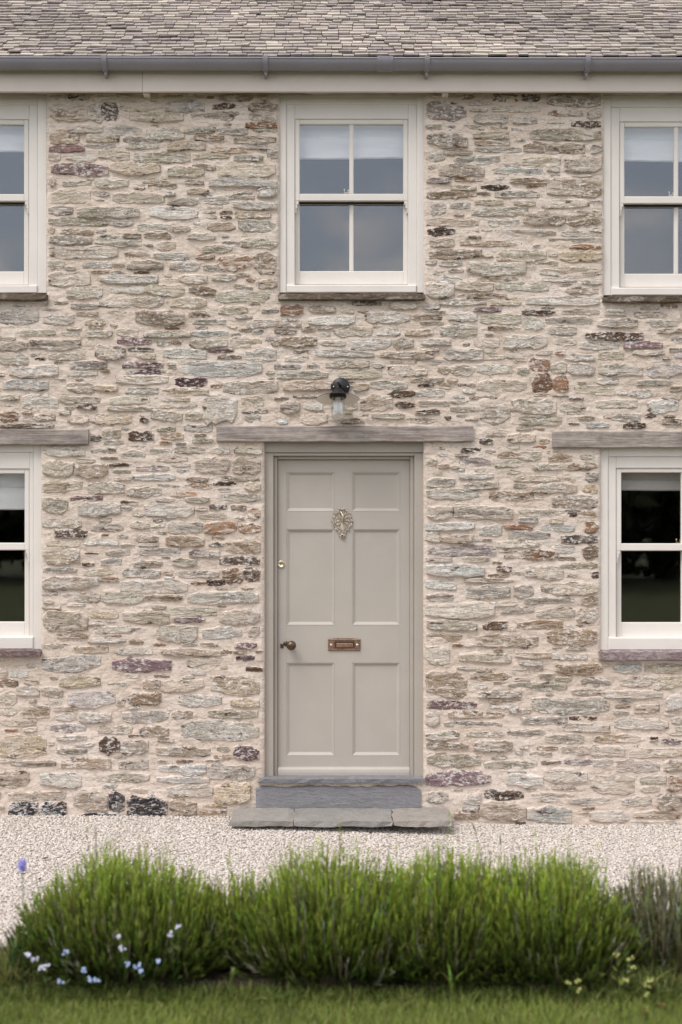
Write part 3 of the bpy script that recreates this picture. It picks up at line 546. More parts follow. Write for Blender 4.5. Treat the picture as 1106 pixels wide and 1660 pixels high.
# lintels
def lintel(px0, px1, py0, py1):
    y0 = -0.030; mb = MB(); nseg = 14
    xa, xb, za, zb = PX(px0, y0), PX(px1, y0), PZ(py1, y0), PZ(py0, y0); rr = random.Random(px0)
    v = []
    for k in range(nseg + 1):
        x = xa + (xb - xa) * k / nseg; j = [rr.uniform(-.0025, .0025) for _ in range(4)]; c = .005
        v += [(x, .2, za + j[0]), (x, y0 + c, za + j[0]), (x, y0 + j[2], za + c + j[0]), (x, y0 + j[3], zb - c + j[1]), (x, y0 + c, zb + j[1]), (x, .2, zb + j[1])]
    f = [(6 * k + a, 6 * k + a + 1, 6 * k + a + 7, 6 * k + a + 6)[::-1] for k in range(nseg) for a in range(5)]
    f += [tuple(range(6)), tuple(range(6 * nseg, 6 * nseg + 6))[::-1]]
    mb.add(v, f); return mb.build('lintel', M['oak'], house)
lintel(351, 767, 690.5, 716); lintel(-272, 143, 696, 721); lintel(896, 1322, 699, 725.5)

# slab of split stone with ragged edges (sills, steps)
def slab(name, xa, xb, ya, yb, za, zb, m, parent, rgb, seed, rag=0.006, nx=16):
    rr = random.Random(seed); v = []; ny = 4
    cols = []
    for s_, z in ((0, za), (1, zb)):
        for j in range(ny + 1):
            for k in range(nx + 1):
                x = xa + (xb - xa) * k / nx; y = ya + (yb - ya) * j / ny
                e = (j == 0) + (k in (0, nx))
                x += rr.uniform(-rag, rag) * (k in (0, nx)) ; y += rr.uniform(-rag, rag) * (j == 0)
                zz = z + rr.uniform(-1, 1) * rag * 0.3 - (s_ * 2 - 1) * e * (zb - za) * rr.uniform(.06, .16)
                v.append((x, y, zz))
    idx = lambda s_, j, k: s_ * (nx + 1) * (ny + 1) + j * (nx + 1) + k
    f = []
    for j in range(ny):
        for k in range(nx):
            f.append((idx(1, j, k), idx(1, j, k + 1), idx(1, j + 1, k + 1), idx(1, j + 1, k)))
            f.append((idx(0, j, k), idx(0, j + 1, k), idx(0, j + 1, k + 1), idx(0, j, k + 1)))
    for k in range(nx):
        f.append((idx(0, 0, k), idx(0, 0, k + 1), idx(1, 0, k + 1), idx(1, 0, k)))
        f.append((idx(0, ny, k + 1), idx(0, ny, k), idx(1, ny, k), idx(1, ny, k + 1)))
    for j in range(ny):
        f.append((idx(0, j + 1, 0), idx(0, j, 0), idx(1, j, 0), idx(1, j + 1, 0)))
        f.append((idx(0, j, nx), idx(0, j + 1, nx), idx(1, j + 1, nx), idx(1, j, nx)))
    return obj(name, piece_mesh(name, [(v, f, [0] * len(v), lin(*rgb))], False), parent, m)

# ------------------------------------------------------------------ sash windows
def window(fr, op, head, sillz, glu, gll, st, bar, blind, bmat, blabel, sill_px, sill_rgb, mid):
    """all in photo pixels: fr outer x pair, op sash opening x pair, head (outer top, bead, opening top), sillz (sash bottom, frame bottom),
    glu/gll glass top and bottom of the two sashes, st stile width, bar glazing bar width"""
    YF = 0.028
    x0, x1 = fr; o0, o1 = op; t0, t1, t2 = head; zb, zf = sillz
    d = MB()
    be = 10 if x1 - x0 < 250 else 11
    d.pbox(x0 - 5, x0 + be, t0, zf, YF, .125); d.pbox(x1 - be, x1 + 5, t0, zf, YF, .125); d.pbox(x0 + be, x1 - be, t0, t1, YF + .001, .124)
    d.pbox(x0 + be - .3, o0, t1 - .3, zf - 1, YF + .012, .15, .004); d.pbox(o1, x1 - be + .3, t1 - .3, zf - 1, YF + .012, .15, .004); d.pbox(o0 - .2, o1 + .2, t1 - .3, t2, YF + .0125, .15, .004)
    w = d.build('window', M['window_paint'], house)
    s = MB()
    s.pbox(x0 + be + .5, x1 - be - .5, zb + .4, zf, YF - .012, .16, .006); s.build('wooden_sill', M['window_paint'], w)
    y1, y2 = .050, .089
    g0, g1 = o0 + st, o1 - st
    for nm, (ga, gb), yf, (ra, rb_) in (('upper_sash', glu, y1, (t2, glu[1] + 11.6)), ('lower_sash', gll, y2, (gll[0] - 9, zb))):
        m_ = MB()
        m_.pbox(o0 + .2, g0, ra, rb_, yf, yf + .037, .004); m_.pbox(g1, o1 - .2, ra, rb_, yf, yf + .037, .004)
        m_.pbox(g0 - .2, g1 + .2, ra, ga, yf + .0005, yf + .036, .004); m_.pbox(g0 - .2, g1 + .2, gb, rb_, yf + .0005, yf + .036, .004)
        m_.pbox(mid - bar / 2, mid + bar / 2, ga - .2, gb + .2, yf + .007, yf + .034, .005)
        if nm == 'upper_sash':       # moulded horns under the meeting rail
            for xa, sg in ((o0 + .3, 1), (o1 - .3, -1)):
                for k, (wd, hh) in enumerate(((st * .75, 6), (st * .5, 12), (st * .3, 20))):
                    a_, b_ = sorted((xa, xa + sg * wd)); m_.pbox(a_, b_, rb_ - 1, rb_ + hh, yf + .002 + .001 * k, yf + .04, .003)
        sash = m_.build(nm, M['window_paint'], w)
        # glazing beads shelve into each light
        for (pa, pb) in ((g0, mid - bar / 2), (mid + bar / 2, g1)):
            p = MB(); yg = yf + .017; t = random.uniform(-.0006, .0006); t2_ = random.uniform(-.0008, .0008)
            xa, xb, za, zc = PX(pa - .5, yg), PX(pb + .5, yg), PZ(gb + .5, yg), PZ(ga - .5, yg)
            v = [(xa, yg - t - t2_, za), (xb, yg + t - t2_, za), (xb, yg + t + t2_, zc), (xa, yg - t + t2_, zc)]
            v += [(a_, b_ + .006, c_) for a_, b_, c_ in v]
            p.add(v, [(0, 1, 2, 3), (7, 6, 5, 4), (0, 4, 5, 1), (1, 5, 6, 2), (2, 6, 7, 3), (3, 7, 4, 0)])
            p.build('pane', M['window_glass'], w)
    ws = MB(); ws.pbox(g0 - .3, g1 + .3, glu[1] + 12.2, gll[0] + .3, y2 - .004, y2 + .0, .001); ws.build('shadow_gap_strip', M['shadow_gap'], w)  # added dark strip standing in for the shaded gap under the meeting rail
    fs = MB(); fx, fz = PX(mid - 8, .1), PZ(glu[1] - .6, .1)
    fs.box(fx - .018, fx + .02, .092, .112, fz, fz + .006, .001); fs.lathe([(0, 0), (.006, .0), (.005, .008), (.008, .014), (0, .018)], (fx + .012, .1, fz + .006), n=10)
    fs.tube([(fx - .012, .1, fz + .006), (fx - .015, .098, fz + .028)], [.003, .0045], 6)
    fs.build('sash_fastener', M['brass'], w)
    (sx0, sx1, sy0, sy1) = sill_px
    slab('sill', PX(sx0, -.04), PX(sx1, -.04), -.045, .12, PZ(sy1, -.045), PZ(sy0, -.03), M['sill_slate'], w, sill_rgb, int(sx0) + 999)
    # blind behind the glass
    b_ = MB(); bt, bb = blind; yb = .142; N = 40
    v = []
    for k in range(N + 1):
        px = o0 + 2 + (o1 - o0 - 4) * k / N
        for r_, (py, dy) in enumerate(((bt - 6, 0), (bt + (bb - bt) * .35, .004), (bt + (bb - bt) * .38, -.010), (bb - 2, -.012 + .002 * math.sin(k * .7)), (bb, -.004), (bb - 6, .012))):
            v.append((PX(px, yb), yb + dy, PZ(py + .8 * math.sin(k * .11 + o0), yb)))
    b_.add(v, [(6 * k + a, 6 * k + 6 + a, 6 * k + 7 + a, 6 * k + 1 + a)[::-1] for k in range(N) for a in range(5)], 0, False)
    bl = b_.build('window_blind', M[bmat]); tag(bl, blabel, 'blind', 'blinds behind the sash windows')
    return w
GU, GL_ = (201.5, 314), (331, 439.5)
def dy(p, k): return tuple(a + k for a in p)
for ofs, k, lab in ((0, 0, 'white fabric blind behind the upstairs sash window above the front door'),
                    (-615, 0.5, 'white fabric blind in the upstairs window above the downstairs window with white blind'),
                    (526.5, 4.2, 'white fabric blind in the upstairs window directly above the window with the grey blind')):
    c0 = 570 + ofs
    window((c0 - 116, c0 + 116), (c0 - 92, c0 + 92), dy((150, 169, 193), k), dy((461.5, 474.5), k), dy(GU, k), dy(GL_, k), 8, 7, dy((203, 258 if ofs > -1 else 247), k), 'blind_white', lab,
           (c0 - 118, c0 + 120, 475 + k, 486 + k * .9), (112, 98, 84), c0)
window((-201, 65.5), (-184, 48), (719, 733, 760), (1032, 1052.5), (767.5, 880), (892, 1008), 8, 7, (769, 826), 'blind_white', 'bright white blind reaching lower in the downstairs window beside the shorter oak lintel end', (-207, 65, 1053, 1066), (118, 98, 100), -68)
window((975, 1242), (999, 1218), (724, 740, 759), (1033, 1054), (766, 881), (893, 1009), 8.5, 7, (768, 795), 'blind_grey', 'short grey blind pulled up in the dark downstairs window', (973, 1247, 1054.5, 1072), (142, 124, 126), 1108)
for o in bpy.data.objects:
    if o.name.startswith('window_blind') and 'oak lintel' in o['label']: o['label'] = 'white blind in the downstairs window with a brown stone sill'

# ------------------------------------------------------------------ front door
YD = .105
fr = MB()
fr.pbox(424, 443.5, 734, 1259, .045, .2, .004); fr.pbox(672, 691, 734, 1259, .045, .2, .004); fr.pbox(443.3, 672.2, 734, 739, .0455, .2, .004)
fr.pbox(443.2, 449.6, 738.6, 1259, .074, .2, .007); fr.pbox(665.2, 672.2, 738.6, 1259, .074, .2, .007); fr.pbox(449.2, 665.6, 738.6, 744.6, .0745, .2, .007)
fr.pbox(424.5, 690.5, 715, 733.5, .034, .2, .003)
fr.build('door_frame', M['frame_paint'], house)
lf = MB(); A, B = 450.3, 664.6
panels = [(464.5, 542.5, 765, 829), (571, 648.5, 765, 829), (464.5, 542.5, 857.5, 1013.5), (571, 648.5, 857.5, 1013.5), (464.5, 542.5, 1074, 1225), (571, 648.5, 1074, 1225)]
lf.pbox(A, 464.7, 745.5, 1258, YD, YD + .044, .002); lf.pbox(648.3, B, 745.5, 1258, YD, YD + .044, .002)
for a, b_ in ((745.5, 765.2), (828.8, 857.7), (1013.3, 1074.2), (1224.8, 1258)): lf.pbox(464.4, 648.6, a, b_, YD + .0004, YD + .043, .001)
for a, b_ in ((765, 829), (857.5, 1013.5), (1074, 1225)): lf.pbox(542.3, 571.2, a - .3, b_ + .3, YD + .0002, YD + .043, .001)
door = lf.build('door', M['door_paint'], house)
for (a, b_, c, d) in panels:
    p = MB()
    p.rings(PX(a, YD), PX(b_, YD), PZ(d, YD), PZ(c, YD), [(0, YD + .003), (.001, YD - .001), (.006, YD + .001), (.012, YD + .006), (.020, YD + .0125), (.024, YD + .013)])
    p.build('panel', M['door_paint'], door)
wb = MB(); wx0, wx1 = PX(450.8, YD), PX(664, YD); zt, zb = PZ(1242.5, YD), PZ(1257.5, YD)
pr = [(YD + .01, zt), (YD - .012, zt - .004), (YD - .022, zt - .016), (YD - .026, zt - .034), (YD - .026, zb + .004), (YD - .022, zb), (YD + .01, zb)]
wb.add([(x, y, z) for x in (wx0, wx1) for y, z in pr], [(k, k + 1, k + 8, k + 7) for k in range(6)] + [tuple(range(7))[::-1], tuple(range(7, 14))])
wb.build('weather_bar', M['door_paint'], door)
# knocker: pierced cartouche plate with a bright brass striker
kx, kz = PX(555, YD), PZ(848, YD); kp = MB(); NS = 64; v = []
def kout(t):
    s_, c_ = math.sin(t), math.cos(t)
    wdt = 1.0 if s_ > -.1 else 1.0 - 0.62 * min(1, (-.1 - s_) / .55)
    if s_ < -.72: wdt = .46 + .1 * math.sin(t * 9)
    r = 1 + .045 * math.sin(11 * t + .6) + .03 * math.sin(23 * t)
    return c_ * .064 * max(wdt, .42) * r, s_ * .096 * r
for sc, h in ((.80, .0), (.80, .003), (.6, .006), (.38, .007), (.15, .008)):
    for k in range(NS):
        x, z = kout(2 * math.pi * k / NS); v.append((kx + x * sc, YD - h, kz + z * sc + (1 - sc) * .01))
kp.add(v, [(r * NS + k, r * NS + (k + 1) % NS, (r + 1) * NS + (k + 1) % NS, (r + 1) * NS + k) for r in range(4) for k in range(NS)] + [tuple(range(4 * NS, 5 * NS))], 0, False)
ko = lambda t, sc, h: (kx + kout(t)[0] * sc, YD - h, kz + kout(t)[1] * sc + (1 - sc) * .01)
kp.tube([ko(2 * math.pi * k / 48, .88, .008) for k in range(49)], .0032, 6)
for k in range(22):          # beaded, curling border
    t = 2 * math.pi * (k + .5) / 22
    kp.tube([ko(t - .09, .92, .006), ko(t - .05, 1.0, .009), ko(t + .05, 1.02, .010), ko(t + .10, .95, .008), ko(t + .04, .90, .009)], [.002, .0036, .004, .0034, .002], 6)
for k in range(14):          # acanthus sprays running out from the middle
    t = 2 * math.pi * k / 14 + .2
    kp.tube([ko(t, .12, .010), ko(t + .12, .40, .013), ko(t + .05, .62, .012), ko(t - .2, .76, .010), ko(t - .3, .66, .011)], [.003, .0042, .0036, .003, .0018], 6)
kp.lathe([(.013, .01), (.012, .018), (.006, .024), (0, .025)], (kx, YD, kz - .078), 'y', 12)
kp.lathe([(.005, .0255), (.004, .0262), (0, .0262)], (kx, YD, kz - .078), 'y', 8, 2)
for sg in (-1, 1): kp.tube([(kx, YD - .012, kz + .082), (kx + sg * .010, YD - .014, kz + .094), (kx + sg * .018, YD - .012, kz + .086)], [.003, .004, .002], 6)
kp.tube([(kx - .004, YD - .02, kz + .072), (kx, YD - .03, kz + .05), (kx + .001, YD - .03, kz + .028), (kx - .003, YD - .028, kz + .012)], [.008, .009, .006, .009], 10, 1)
kp.build('knocker', [M['antique_plate'], M['brass'], M['dark_slot']], door)
kk = MB(); c = (PX(473, YD), YD, PZ(1045, YD))
kk.lathe([(.022, 0), (.022, .004), (.012, .008), (.009, .03), (.012, .036), (.022, .042), (.030, .052), (.031, .062), (.026, .074), (.014, .082), (0, .084)], c, 'y', 24)
kk.lathe([(.016, 0), (.016, .005), (.008, .008), (0, .008)], (PX(463.5, YD), YD, PZ(1043, YD)), 'y', 14); kk.tube([(PX(465, YD), YD - .02, PZ(1043, YD)), (PX(470, YD), YD - .03, PZ(1044, YD))], .009, 8)
kk.box(PX(454.6, YD), PX(459.8, YD), YD - .006, YD, PZ(1050.5, YD), PZ(1043.5, YD), .002)
kk.box(PX(456.4, YD), PX(457.8, YD), YD - .0075, YD - .006, PZ(1048.6, YD), PZ(1045, YD), 0, 1)
kk.build('door_knob', [M['aged_bronze'], M['dark_slot']], door)
lk = MB(); c = (PX(455.8, YD), YD, PZ(914.5, YD))
lk.lathe([(.025, 0), (.025, .005), (.021, .010), (.015, .010), (.013, .006), (0, .006)], c, 'y', 24); lk.box(c[0] - .002, c[0] + .002, YD - .0072, YD - .006, c[2] - .007, c[2] + .007, 0, 1)
lk.build('lock_cylinder', [M['brass'], M['dark_slot']], door)
lp = MB(); x0, x1, z0, z1 = PX(532, YD), PX(584.5, YD), PZ(1054.5, YD), PZ(1035.5, YD)
lp.rings(x0, x1, z0, z1, [(0, YD), (0, YD - .006), (.004, YD - .010), (.007, YD - .010), (.009, YD - .007)], True)
lp.add([(x0, YD - .003, z1 - .0005), (x1, YD - .003, z1 - .0005), ((x0 + x1) / 2 + .05, YD - .004, z1 + .004), ((x0 + x1) / 2 - .05, YD - .004, z1 + .004)], [(0, 1, 2, 3)])
lp.rings(x0 + .043, x1 - .038, z0 + .017, z1 - .016, [(0, YD - .0074), (0, YD - .011), (.003, YD - .011), (.005, YD - .0078)], True, 1)
lp.rings(x0 + .052, x1 - .047, z0 + .021, z1 - .026, [(0, YD - .0075), (0.001, YD - .012), (.004, YD - .013)], True, 0)
for sx in (x0 + .020, x1 - .020): lp.lathe([(.0095, .0085), (.0085, .012), (.004, .0135), (0, .0135)], (sx, YD, (z0 + z1) / 2 - .002), 'y', 12, 2)
lp.build('letter_plate', [M['aged_copper'], M['dark_slot'], M['steel']], door)

# threshold and riser
slab('threshold', PX(418, -.03), PX(689, -.03), -.035, .2, PZ(1270.5, -.035), PZ(1262, -.035), M['slate_step'], house, (128, 128, 132), 41, .006, 22)
ri = slab('riser', PX(415, -.02), PX(682.5, -.02), -.012, .1, PZ(1322, -.02), PZ(1271.5, -.02), M['slate_step'], house, (136, 135, 139), 42, .002, 22)

# ------------------------------------------------------------------ step slabs on the gravel
for (a, b_, seed, rgb, lab) in ((373, 474.3, 51, (152, 148, 142), 'grey slate step slab with a smooth rounded outer corner, below the door'),
                               (475.3, 637.3, 52, (146, 143, 139), 'longest grey slate step slab lying between two shorter ones below the door'),
                               (638.3, 734, 53, (156, 150, 143), 'slate step slab with a broken tapering corner beside the white paint splash')):
    y0 = -.37; s = slab('step_slab', PX(a, y0), PX(b_, y0), y0, -.02, PZ(1341.5, y0), PZ(1329.5, y0), M['slate_step'], None, rgb, seed, .007, 10)
    tag(s, lab, 'step slab', 'slate slabs forming the doorstep')

# ------------------------------------------------------------------ wall lamp
def nod(mb, c, ang):
    ca, sa = math.cos(ang), math.sin(ang)
    mb.v = [(x, c[1] + (y - c[1]) * ca + (z - c[2]) * sa, c[2] - (y - c[1]) * sa + (z - c[2]) * ca) for x, y, z in mb.v]; return mb
lamp = tag(empty('wall_lamp', (PX(551, -.04), 0, PZ(640, -.1))), 'black outdoor wall lamp with wide pale shade and clear glass jar above the door', 'wall lamp')
def lpart(mb, name, mats):
    o = mb.build(name, mats, lamp); o.location = -lamp.location; return o
bx, bz = PX(552.5, -.03), PZ(627, -.03)
p = MB(); p.lathe([(.058, -.02), (.058, .012), (.055, .018), (0, .019)], (bx, -.012, bz), 'y', 32)
for sg in (-1, 1): p.lathe([(.005, .019), (.004, .022), (0, .022)], (bx + sg * .044, -.012, bz), 'y', 8, 1)
lpart(p, 'back_plate', [M['lamp_metal'], M['steel']])
NOD = R(12.5); ly = -.16; lx = PX(548, ly); lz = PZ(640.5, ly)
p = MB(); p.tube([(bx - .005, -.03, bz + .004), (lx, -.09, bz + .018), (lx, ly + .015, bz + .012), (lx, ly, bz - .012), (lx, ly, lz + .02)], .0095, 10)
lpart(p, 'arm', M['lamp_metal'])
p = MB(); p.lathe([(.011, .042), (.022, .036), (.040, .020), (.050, .002), (.053, -.004), (.053, -.012), (.048, -.013)], (lx, ly, lz), 'z', 28); lpart(nod(p, (lx, ly, lz), NOD), 'cap', M['lamp_metal'])
p = MB(); p.lathe([(.047, .006), (.090, -.008), (.134, -.026), (.1345, -.0275), (.133, -.0285)], (lx, ly, lz), 'z', 40, 0); p.lathe([(.133, -.0285), (.090, -.0105), (.047, .0035)], (lx, ly, lz), 'z', 40, 1)
lpart(nod(p, (lx, ly, lz), NOD), 'lamp_shade', [M['lamp_metal'], M['shade_enamel']])
p = MB(); p.lathe([(.046, -.012), (.050, -.013), (.050, -.020), (.042, -.021)], (lx, ly, lz), 'z', 28); lpart(nod(p, (lx, ly, lz), NOD), 'collar', M['lamp_metal'])
m = bpy.data.materials.new('jar_glass'); m.use_nodes = True; nt = m.node_tree; nt.nodes.clear()
fr_ = node(nt, 'LayerWeight', {'Blend': 0.28}); gl = node(nt, 'BsdfGlossy', {'Roughness': 0.04, 'Color': (0.9, 0.92, 0.92)}); tr = node(nt, 'BsdfTransparent', {'Color': (0.93, 0.94, 0.93)})
mx = node(nt, 'MixShader', {0: fr_.outputs['Facing'], 1: tr.outputs[0], 2: gl.outputs[0]}); mx2 = node(nt, 'MixShader', {0: 0.07, 1: mx.outputs[0], 2: gl.outputs[0]})
nt.links.new(mx2.outputs[0], node(nt, 'OutputMaterial').inputs[0]); M['jar_glass'] = m
p = MB(); jz = lz - .018
p.lathe([(.042, 0), (.043, -.02), (.043, -.095), (.041, -.115), (.034, -.133), (.020, -.144), (0, -.147)], (lx, ly, jz), 'z', 28); lpart(nod(p, (lx, ly, lz), NOD), 'glass_jar', M['jar_glass'])
m, nt, b, v = mat('bulb_frost'); setp(nt, b, Base_Color=lin(238, 240, 242), Roughness=0.25); M['bulb_frost'] = m
p = MB(); p.lathe([(.013, 0), (.014, -.02), (.022, -.032), (.028, -.05), (.028, -.075), (.020, -.095), (0, -.102)], (lx, ly, jz), 'z', 20); p.lathe([(.016, .005), (.016, -.018), (.013, -.02)], (lx, ly, jz), 'z', 16, 1)
lpart(nod(p, (lx, ly, lz), NOD), 'bulb', [M['bulb_frost'], M['steel']])

# ------------------------------------------------------------------ gravel chips
OCT = np.array([(1, 0, 0), (-1, 0, 0), (0, 1, 0), (0, -1, 0), (0, 0, 1), (0, 0, -1)], float)
OF = np.array([(0, 2, 4), (2, 1, 4), (1, 3, 4), (3, 0, 4), (2, 0, 5), (1, 2, 5), (3, 1, 5), (0, 3, 5)])
def chips(n, xr, yr, smin, smax, seed):
    r = np.random.default_rng(seed)
    x = r.uniform(*xr, n); y = yr[0] + (yr[1] - yr[0]) * r.random(n); s = r.uniform(smin, smax, n)
    V = OCT[None] * (s[:, None, None] * r.uniform(.55, 1.25, (n, 6, 1))) + s[:, None, None] * r.uniform(-.28, .28, (n, 6, 3))
    q = r.standard_normal((n, 4)); q /= np.linalg.norm(q, axis=1, keepdims=True); w, a, b_, c = q.T
    Rm = np.stack([1 - 2 * (b_ * b_ + c * c), 2 * (a * b_ - c * w), 2 * (a * c + b_ * w), 2 * (a * b_ + c * w), 1 - 2 * (a * a + c * c), 2 * (b_ * c - a * w), 2 * (a * c - b_ * w), 2 * (b_ * c + a * w), 1 - 2 * (a * a + b_ * b_)], -1).reshape(n, 3, 3)
    V = np.einsum('nij,nkj->nki', Rm, V); V[:, :, 2] *= .6
    V += np.stack([x, y, gz(x, y) + s * .25 + r.uniform(0, .006, n)], -1)[:, None, :]
    base = np.array([lin(228, 219, 210), lin(236, 230, 223), lin(218, 207, 196), lin(202, 185, 169), lin(212, 204, 199)])
    c = base[r.choice(5, n, p=[.34, .30, .2, .06, .1])] * r.uniform(.88, 1.06, (n, 1))
    return V.reshape(-1, 3), (OF[None] + 6 * np.arange(n)[:, None, None]).reshape(-1, 3), np.repeat(np.c_[np.minimum(c, .9), np.ones(n)], 6, axis=0)
V, F, C = chips(128000, (-2.85, 2.85), (-2.72, -.01), .0055, .0108, 5)
me = np_mesh('gravel_chips', V, F); attr(me, 'col', 'FLOAT_COLOR', C)
tag(obj('gravel_chips', me, None, M['gravel_chip']), 'pale crushed stone gravel spread in front of the house', 'gravel', kind='stuff')

# ------------------------------------------------------------------ planting
def blades(P, D, L, W, C, bend=0.25, seed=0, tipc=None):
    """narrow leaves: base points P, unit directions D, lengths L, widths W, colours C -> 2 quads each"""
    r = np.random.default_rng(seed); n = len(P)
    side = np.cross(D, r.standard_normal((n, 3))); side /= np.linalg.norm(side, axis=1, keepdims=True) + 1e-9
    nn = np.cross(D, side); b_ = (r.random((n, 1)) * bend) * L[:, None]
    mid = P + D * L[:, None] * .5 + nn * b_ * .25; tip = P + D * L[:, None] + nn * b_
    w = W[:, None] / 2
    V = np.stack([P - side * w * .6, P + side * w * .6, mid + side * w, mid - side * w, tip + side * w * .15, tip - side * w * .15], 1)
    F = np.array([(0, 1, 2, 3), (3, 2, 4, 5)])
    C2 = np.repeat(C[:, None, :], 6, 1)
    if tipc is not None: C2[:, 4:] = C2[:, 4:] * .5 + tipc * .5
    C2 = np.concatenate([C2, np.ones((n, 6, 1))], 2)
    return V.reshape(-1, 3), (F[None] + 6 * np.arange(n)[:, None, None]).reshape(-1, 4), C2.reshape(-1, 4)
def leaf_obj(name, parts, parent, m='leaf'):
    Vs, Fs, Cs, b0 = [], [], [], 0
    for V, F, C in parts: Vs.append(V); Fs.append(F + b0); Cs.append(C); b0 += len(V)
    me = np_mesh(name, np.concatenate(Vs), np.concatenate(Fs)); attr(me, 'col', 'FLOAT_COLOR', np.concatenate(Cs))
    return obj(name, me, parent, M[m])

def lavender(name, cx, cy, rx, ry, h, n, seed, label, tips=(156, 176, 70), low=(44, 58, 24), silver=0.06, group=None, cat='shrub', flat=2.6):
    r = np.random.default_rng(seed)
    root = tag(empty(name, (cx, cy, 0.02)), label, cat, group)
    a = r.uniform(0, 2 * np.pi, n); rr = np.sqrt(r.random(n)); u, v = rr * np.cos(a), rr * np.sin(a)
    lump = .17 * vnoise(u * 2 + seed, v * 2, 1.6, seed, 2)
    tz = h * (1 - .80 * rr ** flat + lump) * r.uniform(.82, 1.06, n)
    tz = np.where(r.random(n) < .25, tz * r.uniform(.45, .9, n), tz)
    wisp = r.random(n) < .05; tz = np.where(wisp, tz * r.uniform(1.05, 1.28, n), tz)
    tip = np.stack([u * rx, v * ry, tz], -1) + r.normal(0, .016, (n, 3))
    base = np.stack([u * rx * .62 + r.normal(0, .02, n), v * ry * .62 + r.normal(0, .02, n), np.zeros(n)], -1)
    mid = base * .5 + tip * .5 + np.stack([u * rx * .10, v * ry * .10, np.zeros(n)], -1)
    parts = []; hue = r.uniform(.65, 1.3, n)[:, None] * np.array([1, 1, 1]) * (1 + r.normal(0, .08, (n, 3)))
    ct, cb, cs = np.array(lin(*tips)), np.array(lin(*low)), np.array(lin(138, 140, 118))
    sil = r.random(n) < silver
    K = 20
    for k in range(K):
        t = .22 + .78 * (k + r.random(n) * .8) / K; t = np.minimum(t, 1)[:, None]
        p = (1 - t) ** 2 * base + 2 * t * (1 - t) * mid + t * t * tip
        ax = 2 * (1 - t) * (mid - base) + 2 * t * (tip - mid); ax /= np.linalg.norm(ax, axis=1, keepdims=True)
        d = ax + r.normal(0, .22, (n, 3)) * (1.35 - .6 * t); d[:, 2] += .12; d /= np.linalg.norm(d, axis=1, keepdims=True)
        g_ = t ** 2.0 * np.clip(tip[:, 2:3] / h * 1.25 - .1, .25, 1); c = cb * (1 - g_) + ct * g_; c = np.where(sil[:, None], cs, c) * hue * r.uniform(.8, 1.2, (n, 1))  # fresh tips lighter; shade low in the bush is put into the leaf colour
        parts.append(blades(p, d, r.uniform(.024, .044, n) * (1.1 - .3 * t[:, 0]), r.uniform(.0034, .0056, n) * (.9 + .35 * t[:, 0]), c, .3, seed * 100 + k))
    leaf_obj('foliage', parts, root)
    st = MB()
    for k in range(0, n, max(1, n // 130)):
        st.tube([base[k], mid[k], tip[k] * .9 + mid[k] * .1], [.0035, .0025, .0015], 4)
    for k in range(9):
        a_ = 2 * math.pi * k / 9; st.tube([(0, 0, -.02), (rx * .25 * math.cos(a_), ry * .25 * math.sin(a_), h * .16), (rx * .5 * math.cos(a_), ry * .5 * math.sin(a_), h * .4)], [.014, .010, .005], 6)
    st.build('stem', M['bark'], root)
    return root
G1 = 'clipped lavender bushes edging the gravel'
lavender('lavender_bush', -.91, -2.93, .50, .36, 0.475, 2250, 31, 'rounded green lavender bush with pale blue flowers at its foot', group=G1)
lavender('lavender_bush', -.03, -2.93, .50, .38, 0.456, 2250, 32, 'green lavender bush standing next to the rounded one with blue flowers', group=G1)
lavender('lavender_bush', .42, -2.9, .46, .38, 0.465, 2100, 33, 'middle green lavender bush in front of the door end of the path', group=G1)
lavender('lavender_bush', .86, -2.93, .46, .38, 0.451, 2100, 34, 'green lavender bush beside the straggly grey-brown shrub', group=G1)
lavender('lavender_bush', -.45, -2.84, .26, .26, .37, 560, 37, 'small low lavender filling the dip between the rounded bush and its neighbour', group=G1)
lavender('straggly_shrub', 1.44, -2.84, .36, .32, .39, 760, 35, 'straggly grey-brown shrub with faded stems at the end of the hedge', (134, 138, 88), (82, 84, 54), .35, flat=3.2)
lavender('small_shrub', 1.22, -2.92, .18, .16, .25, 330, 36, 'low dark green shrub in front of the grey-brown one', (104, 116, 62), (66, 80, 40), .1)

def strap_plant(name, cx, cy, n, h, label, col=(86, 104, 56), w=.018, seed=0, cat='plant'):
    rr = random.Random(seed); root = tag(empty(name, (cx, cy, .02)), label, cat)
    for k in range(n):
        a = rr.uniform(0, 6.28); L = h * rr.uniform(.7, 1.1); out = rr.uniform(.15, .55) * L; v = []; N = 7
        for j in range(N + 1):
            t = j / N; x = out * t * t * math.cos(a); y = out * t * t * math.sin(a); z = L * (t - .28 * t ** 3)
            ww = w * (1 - t ** 2.5) * .5 + .0006; sx, sy = -math.sin(a) * ww, math.cos(a) * ww
            v += [(x - sx, y - sy, z), (x, y, z - ww * .3), (x + sx, y + sy, z)]
        f = [(3 * j + q, 3 * j + q + 1, 3 * j + q + 4, 3 * j + q + 3) for j in range(N) for q in (0, 1)]
        me = bpy.data.meshes.new('leaf'); me.from_pydata(v, [], f); me.update()
        c = lin(*[q * rr.uniform(.85, 1.15) for q in col]); attr(me, 'col', 'FLOAT_COLOR', [(*c, 1)] * len(v)); obj('leaf', me, root, M['leaf'], True)
    return root
YB = -3.20; DB = CAM_D + YB
bxp = lambda px: (px - 553) * DB / FPX
bzp = lambda py: CAM_H + (830 - py) * DB / FPX
strap_plant('strap_leaf_plant', bxp(12), YB + .1, 9, .30, 'clump of upright strap leaves at the bed end below the bluebell', seed=3)
strap_plant('arching_leaf_plant', bxp(375), YB, 5, .16, 'small tuft of arching leaves in the gap between two lavender bushes', (110, 126, 62), .010, 4)
